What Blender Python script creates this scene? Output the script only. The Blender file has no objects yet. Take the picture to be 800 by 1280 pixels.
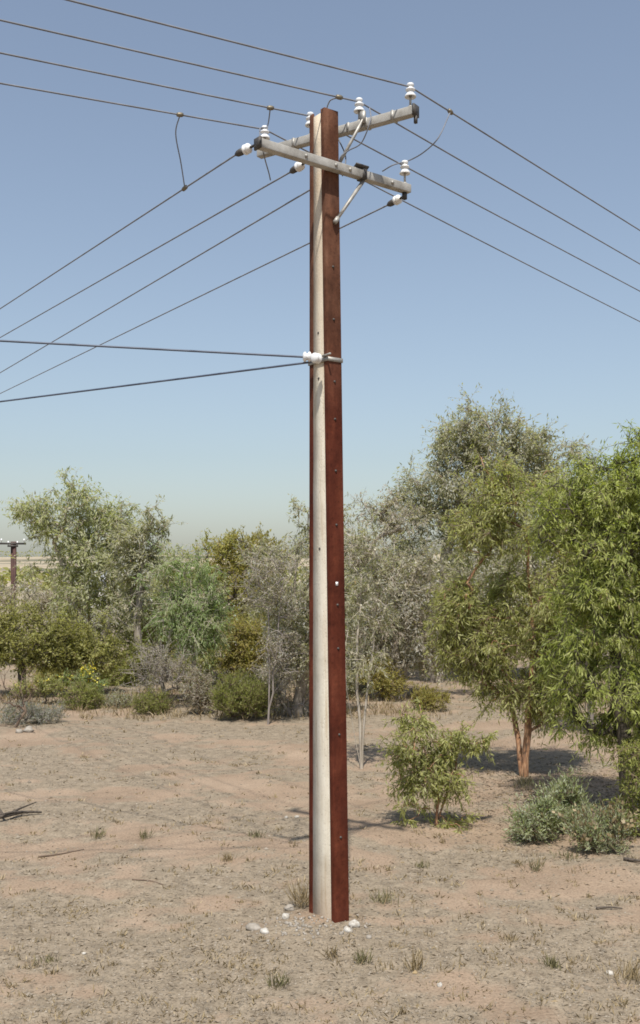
import bpy, math
import numpy as np
from mathutils import Vector
R = math.radians
sc = bpy.context.scene
C = sc.collection

# ------------------------------------------------------------------ camera, sky, sun, exposure
CAM_H, F, CX, HY = 3.0, 1320.0, 400.0, 715.0      # eye height (m), focal length in px of an 800x1280 frame, horizon row
cam_d = bpy.data.cameras.new('camera')
cam = bpy.data.objects.new('camera', cam_d); C.objects.link(cam)
cam.location = (0, 0, CAM_H); cam.rotation_euler = (R(90), 0, 0)
cam_d.sensor_fit = 'VERTICAL'; cam_d.sensor_height = 24.0
cam_d.lens = 24.0 * F / 1280.0
cam_d.shift_y = (HY - 640.0) / 1280.0
cam_d.clip_start = 0.1; cam_d.clip_end = 9000
sc.camera = cam

SUN_EL, SUN_AZ = 62.5, -3.0        # azimuth of the sun seen from above: degrees left of straight behind the camera
to_sun = Vector((math.sin(R(SUN_AZ)) * math.cos(R(SUN_EL)), -math.cos(R(SUN_AZ)) * math.cos(R(SUN_EL)), math.sin(R(SUN_EL))))
w = bpy.data.worlds.new('World'); sc.world = w; w.use_nodes = True
nt = w.node_tree
bg = nt.nodes['Background']
sky = nt.nodes.new('ShaderNodeTexSky'); sky.sky_type = 'NISHITA'; sky.sun_disc = False
sky.sun_elevation = R(SUN_EL)
sky.sun_rotation = math.atan2(to_sun.x, to_sun.y)
sky.altitude = 0; sky.air_density = 1.3; sky.dust_density = 1.3; sky.ozone_density = 1.0
hsv = nt.nodes.new('ShaderNodeHueSaturation'); hsv.inputs['Saturation'].default_value = 0.68      # hazy summer sky, evenly paler
nt.links.new(sky.outputs[0], hsv.inputs['Color']); tn = nt.nodes.new('ShaderNodeMix'); tn.data_type = 'RGBA'; tn.blend_type = 'MULTIPLY'; tn.inputs[0].default_value = 1.0; tn.inputs[7].default_value = (0.846, 0.912, 1.0, 1)
nt.links.new(hsv.outputs[0], tn.inputs[6]); nt.links.new(tn.outputs[2], bg.inputs[0]); bg.inputs[1].default_value = 0.114
sun_d = bpy.data.lights.new('sun', 'SUN'); sun_d.energy = 5.0; sun_d.angle = R(0.8); sun_d.color = (1.0, 0.95, 0.87)
sun = bpy.data.objects.new('sun', sun_d); C.objects.link(sun)
sun.rotation_euler = (-to_sun).to_track_quat('-Z', 'Y').to_euler(); sun.location = (-8, -20, 40)
vs = sc.view_settings
vs.view_transform = 'Standard'; vs.look = 'None'; vs.gamma = 1.0; vs.use_curve_mapping = False; vs.exposure = 0.18
sc.cycles.filter_width = 1.7; sc.cycles.max_bounces = 10; sc.cycles.diffuse_bounces = 8; sc.cycles.transmission_bounces = 10; sc.cycles.transparent_max_bounces = 8

# ------------------------------------------------------------------ helpers
def px(x, y, Y):                      # the world point at depth Y that lies behind photo pixel (x, y)
    return np.array([(x - CX) * Y / F, Y, CAM_H - (y - HY) * Y / F])

_perm = np.random.RandomState(7).rand(256, 256)
def vnoise(x, y):
    x = np.asarray(x, float); y = np.asarray(y, float)
    xi = np.floor(x).astype(int); yi = np.floor(y).astype(int)
    fx = x - xi; fy = y - yi
    fx = fx * fx * (3 - 2 * fx); fy = fy * fy * (3 - 2 * fy)
    a = _perm[xi % 256, yi % 256]; b = _perm[(xi + 1) % 256, yi % 256]
    c = _perm[xi % 256, (yi + 1) % 256]; d = _perm[(xi + 1) % 256, (yi + 1) % 256]
    return (a * (1 - fx) + b * fx) * (1 - fy) + (c * (1 - fx) + d * fx) * fy
def fbm(x, y, o=4):
    s = 0; a = 0.5; t = 0
    for i in range(o):
        s = s + a * vnoise(x * 2 ** i + 17.3 * i, y * 2 ** i + 5.1 * i); t += a; a *= 0.5
    return s / t
def smooth(t):
    t = np.clip(t, 0, 1); return t * t * (3 - 2 * t)
def ground_z(x, y):
    x = np.asarray(x, float); y = np.asarray(y, float)
    near = (fbm(x * 0.55 + 40, y * 0.55 + 40) - 0.5) * 0.16 + (fbm(x * 3 + 3, y * 3 + 9, 3) - 0.5) * 0.035
    z = near * np.clip(60 / np.maximum(y, 60), 0, 1)
    z = z + 0.012 * np.exp(-((x - 0.05) ** 2 + (y - 9.1) ** 2) / 0.25)
    z = z - 2.4 * smooth((y - 36) / 34)
    z = z + smooth((y - 190) / 900) * (21 + 10 * (fbm(x / 420 + 11, y / 900 + 3) - 0.5)) + 2.0 * smooth((y - 120) / 120) * (fbm(x / 60, y / 90) - 0.3)
    return z
def gz(x, y): return float(ground_z(x, y))
def litter_mask(x, y):
    m = fbm(x * 0.75 + 3, y * 0.75 * 1.3 + 8, 4) * 0.6 + fbm(x * 3.1 + 30, y * 4.2 + 1, 3) * 0.4
    bias = -0.045 * np.clip(x / 2.0, -1, 1)
    return smooth((m + bias - 0.42) / 0.16)

def mesh_np(name, V, Fc, smooth_shade=False, attrs=None):
    V = np.asarray(V, np.float32); Fc = np.asarray(Fc, np.int32)
    k = Fc.shape[1]
    me = bpy.data.meshes.new(name)
    me.vertices.add(len(V)); me.vertices.foreach_set('co', V.ravel())
    me.loops.add(Fc.size); me.loops.foreach_set('vertex_index', Fc.ravel())
    me.polygons.add(len(Fc)); me.polygons.foreach_set('loop_start', np.arange(0, Fc.size, k, dtype=np.int32))
    if attrs:
        for n, (dom, arr) in attrs.items():
            a = me.attributes.new(n, 'FLOAT', dom); a.data.foreach_set('value', np.asarray(arr, np.float32))
    me.update(calc_edges=True)
    if smooth_shade:
        me.polygons.foreach_set('use_smooth', np.ones(len(Fc), bool))
    me.validate()
    return me
def obj(name, me, m=None, parent=None, loc=None):
    o = bpy.data.objects.new(name, me); C.objects.link(o)
    if m is not None and me is not None and len(me.materials) == 0: me.materials.append(m)
    if parent is not None: o.parent = parent
    if loc is not None: o.location = loc
    return o
def tag(o, label=None, cat=None, group=None, kind=None):
    if label: o['label'] = label
    if cat: o['category'] = cat
    if group: o['group'] = group
    if kind: o['kind'] = kind
    return o
def thing(name, label, cat, loc, group=None):
    o = bpy.data.objects.new(name, None); C.objects.link(o); o.empty_display_size = 0.2
    o.location = loc
    return tag(o, label, cat, group)

class MB:
    """collects quads; one build = one mesh"""
    def __init__(s): s.v = []; s.f = []; s.n = 0
    def add(s, V, Fc):
        V = np.asarray(V, float); Fc = np.asarray(Fc, int)
        s.v.append(V); s.f.append(Fc + s.n); s.n += len(V)
    def box(s, c, ax, half, taper=None):
        c = np.asarray(c, float); ax = [np.asarray(a, float) / np.linalg.norm(a) for a in ax]
        V = []
        for k in (-1, 1):
            for (i, j) in ((-1, -1), (1, -1), (1, 1), (-1, 1)):
                V.append(c + ax[0] * half[0] * i + ax[1] * half[1] * j + ax[2] * half[2] * k)
        s.add(V, [(3, 2, 1, 0), (4, 5, 6, 7), (0, 1, 5, 4), (1, 2, 6, 5), (2, 3, 7, 6), (3, 0, 4, 7)])
    def tube(s, P, r, k=6, cap=True):
        P = np.asarray(P, float); n = len(P)
        r = np.broadcast_to(np.asarray(r, float), (n,))
        T = np.gradient(P, axis=0); T /= np.linalg.norm(T, axis=1)[:, None] + 1e-9
        up = np.array([0, 0, 1.0]) if abs(T[0][2]) < 0.9 else np.array([1.0, 0, 0])
        V = []; a = np.arange(k) * 2 * math.pi / k
        N = np.cross(T[0], up); N /= np.linalg.norm(N)
        for i in range(n):
            N = N - T[i] * np.dot(N, T[i]); N /= np.linalg.norm(N) + 1e-9
            B = np.cross(T[i], N)
            V.append(P[i] + r[i] * (np.cos(a)[:, None] * N + np.sin(a)[:, None] * B))
        V = np.concatenate(V)
        Fc = []
        for i in range(n - 1):
            for j in range(k):
                Fc.append((i * k + j, i * k + (j + 1) % k, (i + 1) * k + (j + 1) % k, (i + 1) * k + j))
        if cap:
            V = np.concatenate([V, P[:1], P[-1:]]); c0 = n * k; c1 = n * k + 1
            for j in range(0, k, 2):
                Fc.append((c0, (j + 2) % k, j + 1, j)); Fc.append((c1, (n - 1) * k + j, (n - 1) * k + j + 1, (n - 1) * k + (j + 2) % k))
        s.add(V, Fc)
    def lathe(s, c, axis, prof, k=16):
        """prof: list of (radius, along-axis)"""
        axis = np.asarray(axis, float); axis /= np.linalg.norm(axis)
        u = np.cross(axis, [0.3, 0.9, 0.2]); u /= np.linalg.norm(u); v = np.cross(axis, u)
        a = np.arange(k) * 2 * math.pi / k
        V = np.concatenate([np.asarray(c) + axis * h + r * (np.cos(a)[:, None] * u + np.sin(a)[:, None] * v) for r, h in prof])
        Fc = [(i * k + j, i * k + (j + 1) % k, (i + 1) * k + (j + 1) % k, (i + 1) * k + j) for i in range(len(prof) - 1) for j in range(k)]
        s.add(V, Fc)
    def build(s, name, m, parent=None, sm=False, bevel=0.0, loc=None):
        V = np.concatenate(s.v)
        if loc is not None: V = V - np.asarray(loc)
        elif parent is not None: V = V - np.array(parent_world(parent))
        me = mesh_np(name, V, np.concatenate(s.f), sm)
        o = obj(name, me, m, parent, loc)
        if bevel:
            b = o.modifiers.new('bevel', 'BEVEL'); b.width = bevel; b.segments = 2; b.limit_method = 'ANGLE'
        return o
def parent_world(p):
    l = Vector((0, 0, 0))
    while p is not None:
        l = l + p.location; p = p.parent
    return l

# ------------------------------------------------------------------ materials
def new_mat(name):
    m = bpy.data.materials.new(name); m.use_nodes = True
    n = m.node_tree.nodes; l = m.node_tree.links
    return m, n, l, n['Principled BSDF']
def ramp(n, stops, fac=None, l=None):
    r = n.new('ShaderNodeValToRGB')
    e = r.color_ramp.elements
    while len(e) < len(stops): e.new(0.5)
    for i, (p, c) in enumerate(stops): e[i].position = p; e[i].color = (*c, 1)
    if fac is not None: l.new(fac, r.inputs[0])
    return r
def noise(n, l, vec, scale, detail=4, rough=0.55):
    t = n.new('ShaderNodeTexNoise'); t.inputs['Scale'].default_value = scale; t.inputs['Detail'].default_value = detail; t.inputs['Roughness'].default_value = rough
    if vec is not None: l.new(vec, t.inputs['Vector'])
    return t
def bump(n, l, h, strength, dist, bsdf):
    b = n.new('ShaderNodeBump'); b.inputs['Strength'].default_value = strength; b.inputs['Distance'].default_value = dist
    l.new(h, b.inputs['Height']); l.new(b.outputs[0], bsdf.inputs['Normal']); return b
def mixc(n, l, fac, a, b, mode='MIX'):
    x = n.new('ShaderNodeMix'); x.data_type = 'RGBA'; x.blend_type = mode
    for k, v in ((0, fac), (6, a), (7, b)):
        if isinstance(v, (int, float)): x.inputs[k].default_value = v
        elif isinstance(v, tuple): x.inputs[k].default_value = (*v, 1)
        else: l.new(v, x.inputs[k])
    return x.outputs[2]

def mat_plain(name, stops, scale, rough=0.7, metallic=0, bumps=(0.2, 0.005, 40), stretch=None, detail=5):
    m, n, l, p = new_mat(name)
    tc = n.new('ShaderNodeTexCoord'); vec = tc.outputs['Object']
    if stretch:
        mp = n.new('ShaderNodeMapping'); mp.inputs['Scale'].default_value = stretch; l.new(vec, mp.inputs[0]); vec = mp.outputs[0]
    t = noise(n, l, vec, scale, detail)
    r = ramp(n, stops, t.outputs[0], l)
    l.new(r.outputs[0], p.inputs['Base Color']); p.inputs['Roughness'].default_value = rough; p.inputs['Metallic'].default_value = metallic
    if bumps:
        t2 = noise(n, l, vec, bumps[2], 4); bump(n, l, t2.outputs[0], bumps[0], bumps[1], p)
    return m
def mat_leaf(name, c0, c1, c2, trans=0.5, rough=0.55):
    m, n, l, p = new_mat(name)
    a = n.new('ShaderNodeAttribute'); a.attribute_name = 'tint'
    r = ramp(n, [(0.0, c0), (0.5, c1), (0.93, c2), (0.985, (0.30, 0.22, 0.12))], a.outputs['Fac'], l)
    l.new(r.outputs[0], p.inputs['Base Color']); p.inputs['Roughness'].default_value = rough
    p.inputs['Specular IOR Level'].default_value = 0.35
    tr = n.new('ShaderNodeBsdfTranslucent')
    g = n.new('ShaderNodeMix'); g.data_type = 'RGBA'; g.blend_type = 'MULTIPLY'; g.inputs[0].default_value = 1
    l.new(r.outputs[0], g.inputs[6]); g.inputs[7].default_value = (1.25, 1.35, 0.6, 1)
    l.new(g.outputs[2], tr.inputs[0])
    mx = n.new('ShaderNodeMixShader'); mx.inputs[0].default_value = trans
    l.new(p.outputs[0], mx.inputs[1]); l.new(tr.outputs[0], mx.inputs[2])
    l.new(mx.outputs[0], n['Material Output'].inputs[0])
    return m

M = {}
def ground_material():
    m, n, l, p = new_mat('dry_sandy_soil')
    tc = n.new('ShaderNodeTexCoord'); vec = tc.outputs['Object']
    n1 = noise(n, l, vec, 0.9, 6, 0.6); n2 = noise(n, l, vec, 7.0, 6, 0.65); n3 = noise(n, l, vec, 45.0, 4, 0.6)
    sand = ramp(n, [(0.28, (0.215, 0.158, 0.110)), (0.5, (0.275, 0.203, 0.143)), (0.72, (0.325, 0.247, 0.178))], n1.outputs[0], l)
    grit = ramp(n, [(0.3, (0.158, 0.128, 0.092)), (0.5, (0.236, 0.192, 0.138)), (0.7, (0.295, 0.242, 0.178))], n2.outputs[0], l)
    a = n.new('ShaderNodeAttribute'); a.attribute_name = 'litter'
    ad = n.new('ShaderNodeMath'); ad.operation = 'MULTIPLY_ADD'; l.new(n2.outputs[0], ad.inputs[0]); ad.inputs[1].default_value = 0.9; l.new(a.outputs['Fac'], ad.inputs[2])
    mr = n.new('ShaderNodeMapRange'); mr.inputs['From Min'].default_value = 0.45; mr.inputs['From Max'].default_value = 1.25; l.new(ad.outputs[0], mr.inputs['Value'])
    c = mixc(n, l, mr.outputs[0], sand.outputs[0], grit.outputs[0])
    sp = ramp(n, [(0.33, (0.62, 0.6, 0.58)), (0.5, (1, 1, 1)), (0.68, (1.22, 1.2, 1.18))], n3.outputs[0], l)
    c = mixc(n, l, 0.75, c, sp.outputs[0], 'MULTIPLY')
    # paddocks far off
    sx = n.new('ShaderNodeSeparateXYZ'); l.new(vec, sx.inputs[0])
    mp = n.new('ShaderNodeMapping'); mp.inputs['Scale'].default_value = (0.0035, 0.011, 0); l.new(vec, mp.inputs[0])
    nf = noise(n, l, mp.outputs[0], 1.0, 3, 0.5)
    fld = ramp(n, [(0.36, (0.10, 0.105, 0.07)), (0.46, (0.30, 0.25, 0.175)), (0.56, (0.42, 0.35, 0.25)), (0.66, (0.24, 0.21, 0.15))], nf.outputs[0], l)
    mf = n.new('ShaderNodeMapRange'); mf.inputs['From Min'].default_value = 60; mf.inputs['From Max'].default_value = 130; l.new(sx.outputs[1], mf.inputs['Value'])
    c = mixc(n, l, mf.outputs[0], c, fld.outputs[0])
    l.new(c, p.inputs['Base Color']); p.inputs['Roughness'].default_value = 0.95; p.inputs['Specular IOR Level'].default_value = 0.15
    h = n.new('ShaderNodeMath'); h.operation = 'ADD'; l.new(n2.outputs[0], h.inputs[0]); l.new(n3.outputs[0], h.inputs[1])
    bump(n, l, h.outputs[0], 0.4, 0.025, p)
    return m
M['ground'] = ground_material()
def rust_material():
    m, n, l, p = new_mat('red_oxide_steel')
    tc = n.new('ShaderNodeTexCoord'); vec = tc.outputs['Object']
    mp = n.new('ShaderNodeMapping'); mp.inputs['Scale'].default_value = (7, 7, 1.6); l.new(vec, mp.inputs[0])
    t = noise(n, l, mp.outputs[0], 1.0, 6, 0.65)
    r = ramp(n, [(0.28, (0.060, 0.016, 0.009)), (0.5, (0.086, 0.021, 0.011)), (0.74, (0.136, 0.038, 0.019))], t.outputs[0], l)
    t2 = noise(n, l, vec, 26, 5, 0.7)
    r2 = ramp(n, [(0.34, (1.35, 1.3, 1.25)), (0.45, (1, 1, 1)), (0.55, (1, 1, 1)), (0.70, (0.45, 0.42, 0.42))], t2.outputs[0], l)
    # the upper half is more weathered: brown rust shows through
    sx = n.new('ShaderNodeSeparateXYZ'); l.new(vec, sx.inputs[0])
    mr = n.new('ShaderNodeMapRange'); mr.inputs['From Min'].default_value = 4.2; mr.inputs['From Max'].default_value = 5.2; l.new(sx.outputs[2], mr.inputs['Value'])
    r3 = ramp(n, [(0.3, (0.070, 0.030, 0.018)), (0.52, (0.125, 0.054, 0.031)), (0.75, (0.21, 0.108, 0.066))], t.outputs[0], l)
    t4 = noise(n, l, vec, 2.6, 5, 0.7); r4 = ramp(n, [(0.36, (0.66, 0.62, 0.6)), (0.5, (1, 1, 1)), (0.66, (1.3, 1.42, 1.5))], t4.outputs[0], l)
    c = mixc(n, l, mr.outputs[0], r.outputs[0], r3.outputs[0])
    c = mixc(n, l, 0.7, c, r2.outputs[0], 'MULTIPLY')
    c = mixc(n, l, 0.8, c, r4.outputs[0], 'MULTIPLY')
    l.new(c, p.inputs['Base Color']); p.inputs['Roughness'].default_value = 0.75; p.inputs['Specular IOR Level'].default_value = 0.12
    bump(n, l, t2.outputs[0], 0.5, 0.006, p)
    return m
M['rust'] = rust_material()
def concrete_material():
    m, n, l, p = new_mat('pole_concrete')
    tc = n.new('ShaderNodeTexCoord'); vec = tc.outputs['Object']
    mp = n.new('ShaderNodeMapping'); mp.inputs['Scale'].default_value = (22, 22, 1.3); l.new(vec, mp.inputs[0])
    st = noise(n, l, mp.outputs[0], 1.0, 6, 0.65); bl = noise(n, l, vec, 3.0, 5, 0.6); po = noise(n, l, vec, 55, 3, 0.6)
    c0 = ramp(n, [(0.3, (0.53, 0.48, 0.39)), (0.5, (0.65, 0.60, 0.50)), (0.7, (0.72, 0.675, 0.575))], bl.outputs[0], l)
    c1 = ramp(n, [(0.30, (0.66, 0.56, 0.44)), (0.45, (0.96, 0.94, 0.91)), (0.6, (1, 1, 1))], st.outputs[0], l)
    c2 = ramp(n, [(0.30, (0.55, 0.52, 0.48)), (0.40, (1, 1, 1))], po.outputs[0], l)
    c = mixc(n, l, 0.85, c0.outputs[0], c1.outputs[0], 'MULTIPLY'); c = mixc(n, l, 0.7, c, c2.outputs[0], 'MULTIPLY')
    # soil splashed on the foot, rust wash on the weathered upper part
    sx = n.new('ShaderNodeSeparateXYZ'); l.new(vec, sx.inputs[0])
    lo = n.new('ShaderNodeMapRange'); lo.inputs['From Min'].default_value = 0.55; lo.inputs['From Max'].default_value = 0.0; lo.inputs['To Max'].default_value = 0.75; l.new(sx.outputs[2], lo.inputs['Value'])
    c = mixc(n, l, lo.outputs[0], c, (0.40, 0.30, 0.21))
    hi = n.new('ShaderNodeMapRange'); hi.inputs['From Min'].default_value = 4.3; hi.inputs['From Max'].default_value = 5.4; hi.inputs['To Max'].default_value = 0.45; l.new(sx.outputs[2], hi.inputs['Value'])
    c = mixc(n, l, hi.outputs[0], c, (0.50, 0.37, 0.25))
    l.new(c, p.inputs['Base Color']); p.inputs['Roughness'].default_value = 0.95; p.inputs['Specular IOR Level'].default_value = 0.2
    h = n.new('ShaderNodeMath'); h.operation = 'ADD'; l.new(st.outputs[0], h.inputs[0]); l.new(po.outputs[0], h.inputs[1])
    bump(n, l, h.outputs[0], 0.6, 0.006, p)
    return m
M['concrete'] = concrete_material()
M['arm'] = mat_plain('weathered_grey_crossarm', [(0.3, (0.207, 0.195, 0.174)), (0.5, (0.324, 0.311, 0.283)), (0.7, (0.405, 0.394, 0.366))], 9.0, 0.8, 0, (0.3, 0.004, 50))
M['galv'] = mat_plain('galvanised_steel', [(0.35, (0.25, 0.24, 0.22)), (0.65, (0.42, 0.40, 0.36))], 20.0, 0.55, 0.4, (0.1, 0.002, 80))
M['dark'] = mat_plain('dark_fittings', [(0.35, (0.035, 0.032, 0.03)), (0.65, (0.08, 0.07, 0.06))], 20.0, 0.6, 0.2, (0.1, 0.002, 80))
M['porcelain'] = mat_plain('white_porcelain', [(0.35, (0.699, 0.699, 0.690)), (0.65, (0.773, 0.773, 0.764))], 8.0, 0.25, 0, None)
M['wire'] = mat_plain('weathered_conductor', [(0.35, (0.13, 0.135, 0.15)), (0.65, (0.20, 0.205, 0.225))], 6.0, 0.7, 0.0, None)
M['cable'] = mat_plain('black_service_cable', [(0.35, (0.05, 0.065, 0.10)), (0.65, (0.09, 0.11, 0.155))], 6.0, 0.5, 0, None)
M['clamp'] = mat_plain('bronze_clamp', [(0.35, (0.128, 0.104, 0.066)), (0.65, (0.224, 0.190, 0.132))], 15.0, 0.5, 0.5, None)
M['bark_orange'] = mat_plain('orange_smooth_bark', [(0.34, (0.13, 0.09, 0.065)), (0.5, (0.32, 0.16, 0.08)), (0.66, (0.44, 0.27, 0.155))], 9.0, 0.8, 0, (0.4, 0.01, 20), (4, 4, 0.8))
M['bark_dark'] = mat_plain('dark_rough_bark', [(0.3, (0.045, 0.035, 0.027)), (0.6, (0.10, 0.08, 0.062))], 8.0, 0.9, 0, (0.6, 0.015, 24), (4, 4, 0.8))
M['bark_grey'] = mat_plain('grey_bark', [(0.3, (0.172, 0.144, 0.115)), (0.6, (0.345, 0.299, 0.247))], 6.0, 0.9, 0, (0.4, 0.01, 24), (4, 4, 0.8))
M['bark_pale'] = mat_plain('pale_gum_bark', [(0.3, (0.28, 0.235, 0.18)), (0.6, (0.45, 0.40, 0.33))], 4.0, 0.85, 0, (0.3, 0.01, 24), (4, 4, 0.8))
M['twig_grey'] = mat_plain('dead_grey_twigs', [(0.3, (0.16, 0.135, 0.12)), (0.6, (0.29, 0.25, 0.225))], 3.0, 0.9, 0, None)
M['twig_brown'] = mat_plain('dead_brown_twigs', [(0.3, (0.09, 0.06, 0.042)), (0.6, (0.19, 0.135, 0.095))], 3.0, 0.9, 0, None)
L_ = mat_leaf
M['lf_bright'] = L_('bright_green_leaves', (0.182, 0.224, 0.060), (0.384, 0.418, 0.118), (0.440, 0.440, 0.204))
M['lf_mid'] = L_('mid_green_leaves', (0.199, 0.212, 0.078), (0.394, 0.391, 0.147), (0.440, 0.440, 0.247))
M['lf_greygreen'] = L_('grey_green_gum_leaves', (0.210, 0.211, 0.137), (0.417, 0.394, 0.261), (0.440, 0.440, 0.439))
M['lf_pinkgrey'] = L_('dusty_mauve_grey_leaves', (0.254, 0.190, 0.163), (0.440, 0.392, 0.329), (0.440, 0.440, 0.440))
M['lf_pale'] = L_('pale_green_gum_leaves', (0.233, 0.261, 0.124), (0.440, 0.440, 0.241), (0.440, 0.440, 0.408))
M['lf_fresh'] = L_('light_fresh_green_leaves', (0.152, 0.212, 0.092), (0.290, 0.370, 0.157), (0.374, 0.374, 0.240))
M['lf_olive'] = L_('olive_brown_leaves', (0.174, 0.155, 0.042), (0.363, 0.300, 0.086), (0.411, 0.411, 0.157))
M['lf_darkolive'] = L_('dark_olive_leaves', (0.153, 0.153, 0.051), (0.325, 0.301, 0.097), (0.420, 0.420, 0.177))
M['lf_bush'] = L_('deep_green_bush_leaves', (0.128, 0.144, 0.039), (0.254, 0.268, 0.077), (0.374, 0.374, 0.136))
M['lf_sage'] = L_('sage_grey_leaves', (0.227, 0.265, 0.144), (0.393, 0.419, 0.251), (0.393, 0.419, 0.344))
M['lf_blue'] = L_('blue_grey_saltbush_leaves', (0.196, 0.195, 0.179), (0.339, 0.333, 0.300), (0.360, 0.360, 0.360))
M['cream'] = L_('cream_blossom', (0.245, 0.215, 0.144), (0.360, 0.326, 0.236), (0.446, 0.422, 0.334), 0.15)
M['yellow'] = L_('yellow_flowers', (0.45, 0.36, 0.03), (0.60, 0.50, 0.05), (0.70, 0.62, 0.12), 0.15)
M['straw'] = L_('dry_straw', (0.16, 0.115, 0.06), (0.27, 0.205, 0.115), (0.38, 0.30, 0.185), 0.15)
M['weed'] = L_('greenish_dry_grass', (0.10, 0.095, 0.045), (0.17, 0.155, 0.075), (0.26, 0.225, 0.12), 0.15)
M['litter'] = L_('leaf_litter', (0.102, 0.076, 0.051), (0.195, 0.153, 0.107), (0.288, 0.236, 0.174), 0.05)
M['gravel'] = L_('loose_gravel', (0.122, 0.102, 0.077), (0.214, 0.178, 0.133), (0.320, 0.275, 0.218), 0.0, 0.9)
M['stone_white'] = mat_plain('white_stone', [(0.35, (0.30, 0.265, 0.22)), (0.5, (0.44, 0.41, 0.36)), (0.65, (0.54, 0.515, 0.47))], 26.0, 0.95, 0, (0.7, 0.01, 40))
M['dark_rust'] = mat_plain('dark_weathered_steel', [(0.35, (0.045, 0.02, 0.016)), (0.65, (0.08, 0.036, 0.028))], 3.0, 0.8, 0, None)
M['stone_grey'] = mat_plain('buff_stone', [(0.35, (0.224, 0.196, 0.161)), (0.65, (0.350, 0.315, 0.269))], 14.0, 0.9, 0, (0.4, 0.01, 30))
M['wall_white'] = mat_plain('white_render_wall', [(0.3, (0.46, 0.43, 0.38)), (0.7, (0.56, 0.53, 0.48))], 2.0, 0.85, 0, None)
M['roof_iron'] = mat_plain('pale_iron_roof', [(0.3, (0.42, 0.43, 0.44)), (0.7, (0.55, 0.56, 0.57))], 1.0, 0.5, 0.2, None)
M['window'] = mat_plain('dark_window', [(0.3, (0.03, 0.035, 0.04)), (0.7, (0.05, 0.055, 0.06))], 1.0, 0.15, 0, None)

# ------------------------------------------------------------------ ground sheet
def spaced(lo, hi, fine0, fine1, d, g):
    a = list(np.arange(fine0, fine1, d)); s = d; x = a[-1]
    while x < hi: s *= g; x += s; a.append(x)
    s = d; x = a[0]; b = []
    while x > lo: s *= g; x -= s; b.append(x)
    return np.array(b[::-1] + a)
def build_ground():
    xs = spaced(-3500, 3500, -4.2, 4.4, 0.075, 1.13)
    ys = [-3000, -1500, -700, -300, -120, -50, -20, -8, -2, 1.5, 3.2, 4.4, 5.2]; y = 5.8; d = 0.075
    while y < 7000:
        ys.append(y); y += d
        if y > 14: d *= 1.022
    ys = np.array(ys)
    X, Y = np.meshgrid(xs, ys); Z = ground_z(X, Y)
    V = np.stack([X, Y, Z], -1).reshape(-1, 3)
    nx, ny = len(xs), len(ys)
    i = np.arange(ny - 1)[:, None] * nx + np.arange(nx - 1)[None, :]
    Fc = np.stack([i, i + 1, i + 1 + nx, i + nx], -1).reshape(-1, 4)
    me = mesh_np('ground', V, Fc, True, {'litter': ('POINT', litter_mask(X, Y).ravel())})
    o = obj('ground', me, M['ground']); o['kind'] = 'structure'
build_ground()

# ------------------------------------------------------------------ the pole
PX, PY = 0.076, 9.1
H_POLE = 6.95
LEAN = np.array([-0.043, 0.0])
ns = np.array([0.5878, -0.8090, 0]); nc = np.array([-0.8090, -0.5878, 0]); up = np.array([0, 0, 1.0])
def pole_c(z): return np.array([PX + LEAN[0] * z / H_POLE, PY + LEAN[1] * z / H_POLE, z])
def core_d(z): return 0.275 + (0.106 - 0.275) * np.clip(z / H_POLE, 0, 1)      # concrete between the rails
W_RAIL, T_RAIL, LIP = 0.150, 0.014, 0.054
pole = thing('utility_pole', 'tall tapered power pole of concrete between two red-brown steel rails', 'power pole', (PX, PY, gz(PX, PY)))
def prism_z(rings):
    """rings: list of (k,3) loops from bottom to top -> MB"""
    b = MB(); k = len(rings[0]); V = np.concatenate(rings); Fc = []
    for i in range(len(rings) - 1):
        for j in range(k): Fc.append((i * k + j, i * k + (j + 1) % k, (i + 1) * k + (j + 1) % k, (i + 1) * k + j))
    b.add(V, Fc); return b
zs = np.linspace(-0.3, H_POLE, 30)
for s in (1, -1):                                    # near and far channel
    rings = []
    for z in zs:
        c = pole_c(z); d = core_d(z) / 2
        o0 = d - 0.0; lay = []
        hw = W_RAIL / 2
        # channel outline: web outside, two lips turned inward over the concrete
        pts = [(hw, o0), (hw, o0 + LIP), (-hw, o0 + LIP), (-hw, o0), (-hw + T_RAIL, o0), (-hw + T_RAIL, o0 + LIP - T_RAIL), (hw - T_RAIL, o0 + LIP - T_RAIL), (hw - T_RAIL, o0)]
        for (a, r_) in pts: lay.append(c + nc * a + ns * r_ * s)
        rings.append(np.array(lay))
    b = prism_z(rings)
    t = len(zs) - 1; q = t * 8
    b.f.append(np.array([(q + 0, q + 1, q + 6, q + 7), (q + 1, q + 2, q + 5, q + 6), (q + 2, q + 3, q + 4, q + 5)]))
    b.build('steel_rail', M['rust'], pole, bevel=0.003)
rings = []
for z in np.linspace(-0.3, H_POLE - 0.03, 30):
    c = pole_c(z); d = core_d(z) / 2 + LIP - T_RAIL - 0.002; hw = W_RAIL / 2 - T_RAIL - 0.001; j = 0.0012 * math.sin(z * 9)
    # the concrete swells out flush with the lips between the rails
    e = core_d(z) / 2 - 0.002; hp = W_RAIL / 2 - 0.003 + j
    rings.append(np.array([c + nc * a + ns * r_ for (a, r_) in ((hw, d), (hw, e), (hp, e), (hp, -e), (hw, -e), (hw, -d), (-hw, -d), (-hw, -e), (-hp, -e), (-hp, e), (-hw, e), (-hw, d))]))
b = prism_z(rings); q = 29 * 12
b.f.append(np.array([(q, q + 1, q + 10, q + 11), (q + 2, q + 3, q + 8, q + 9), (q + 4, q + 5, q + 6, q + 7)]))
b.build('concrete_core', M['concrete'], pole)
def on_steel(z, a=0.0): return pole_c(z) + ns * (core_d(z) / 2 + LIP) + nc * a
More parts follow.
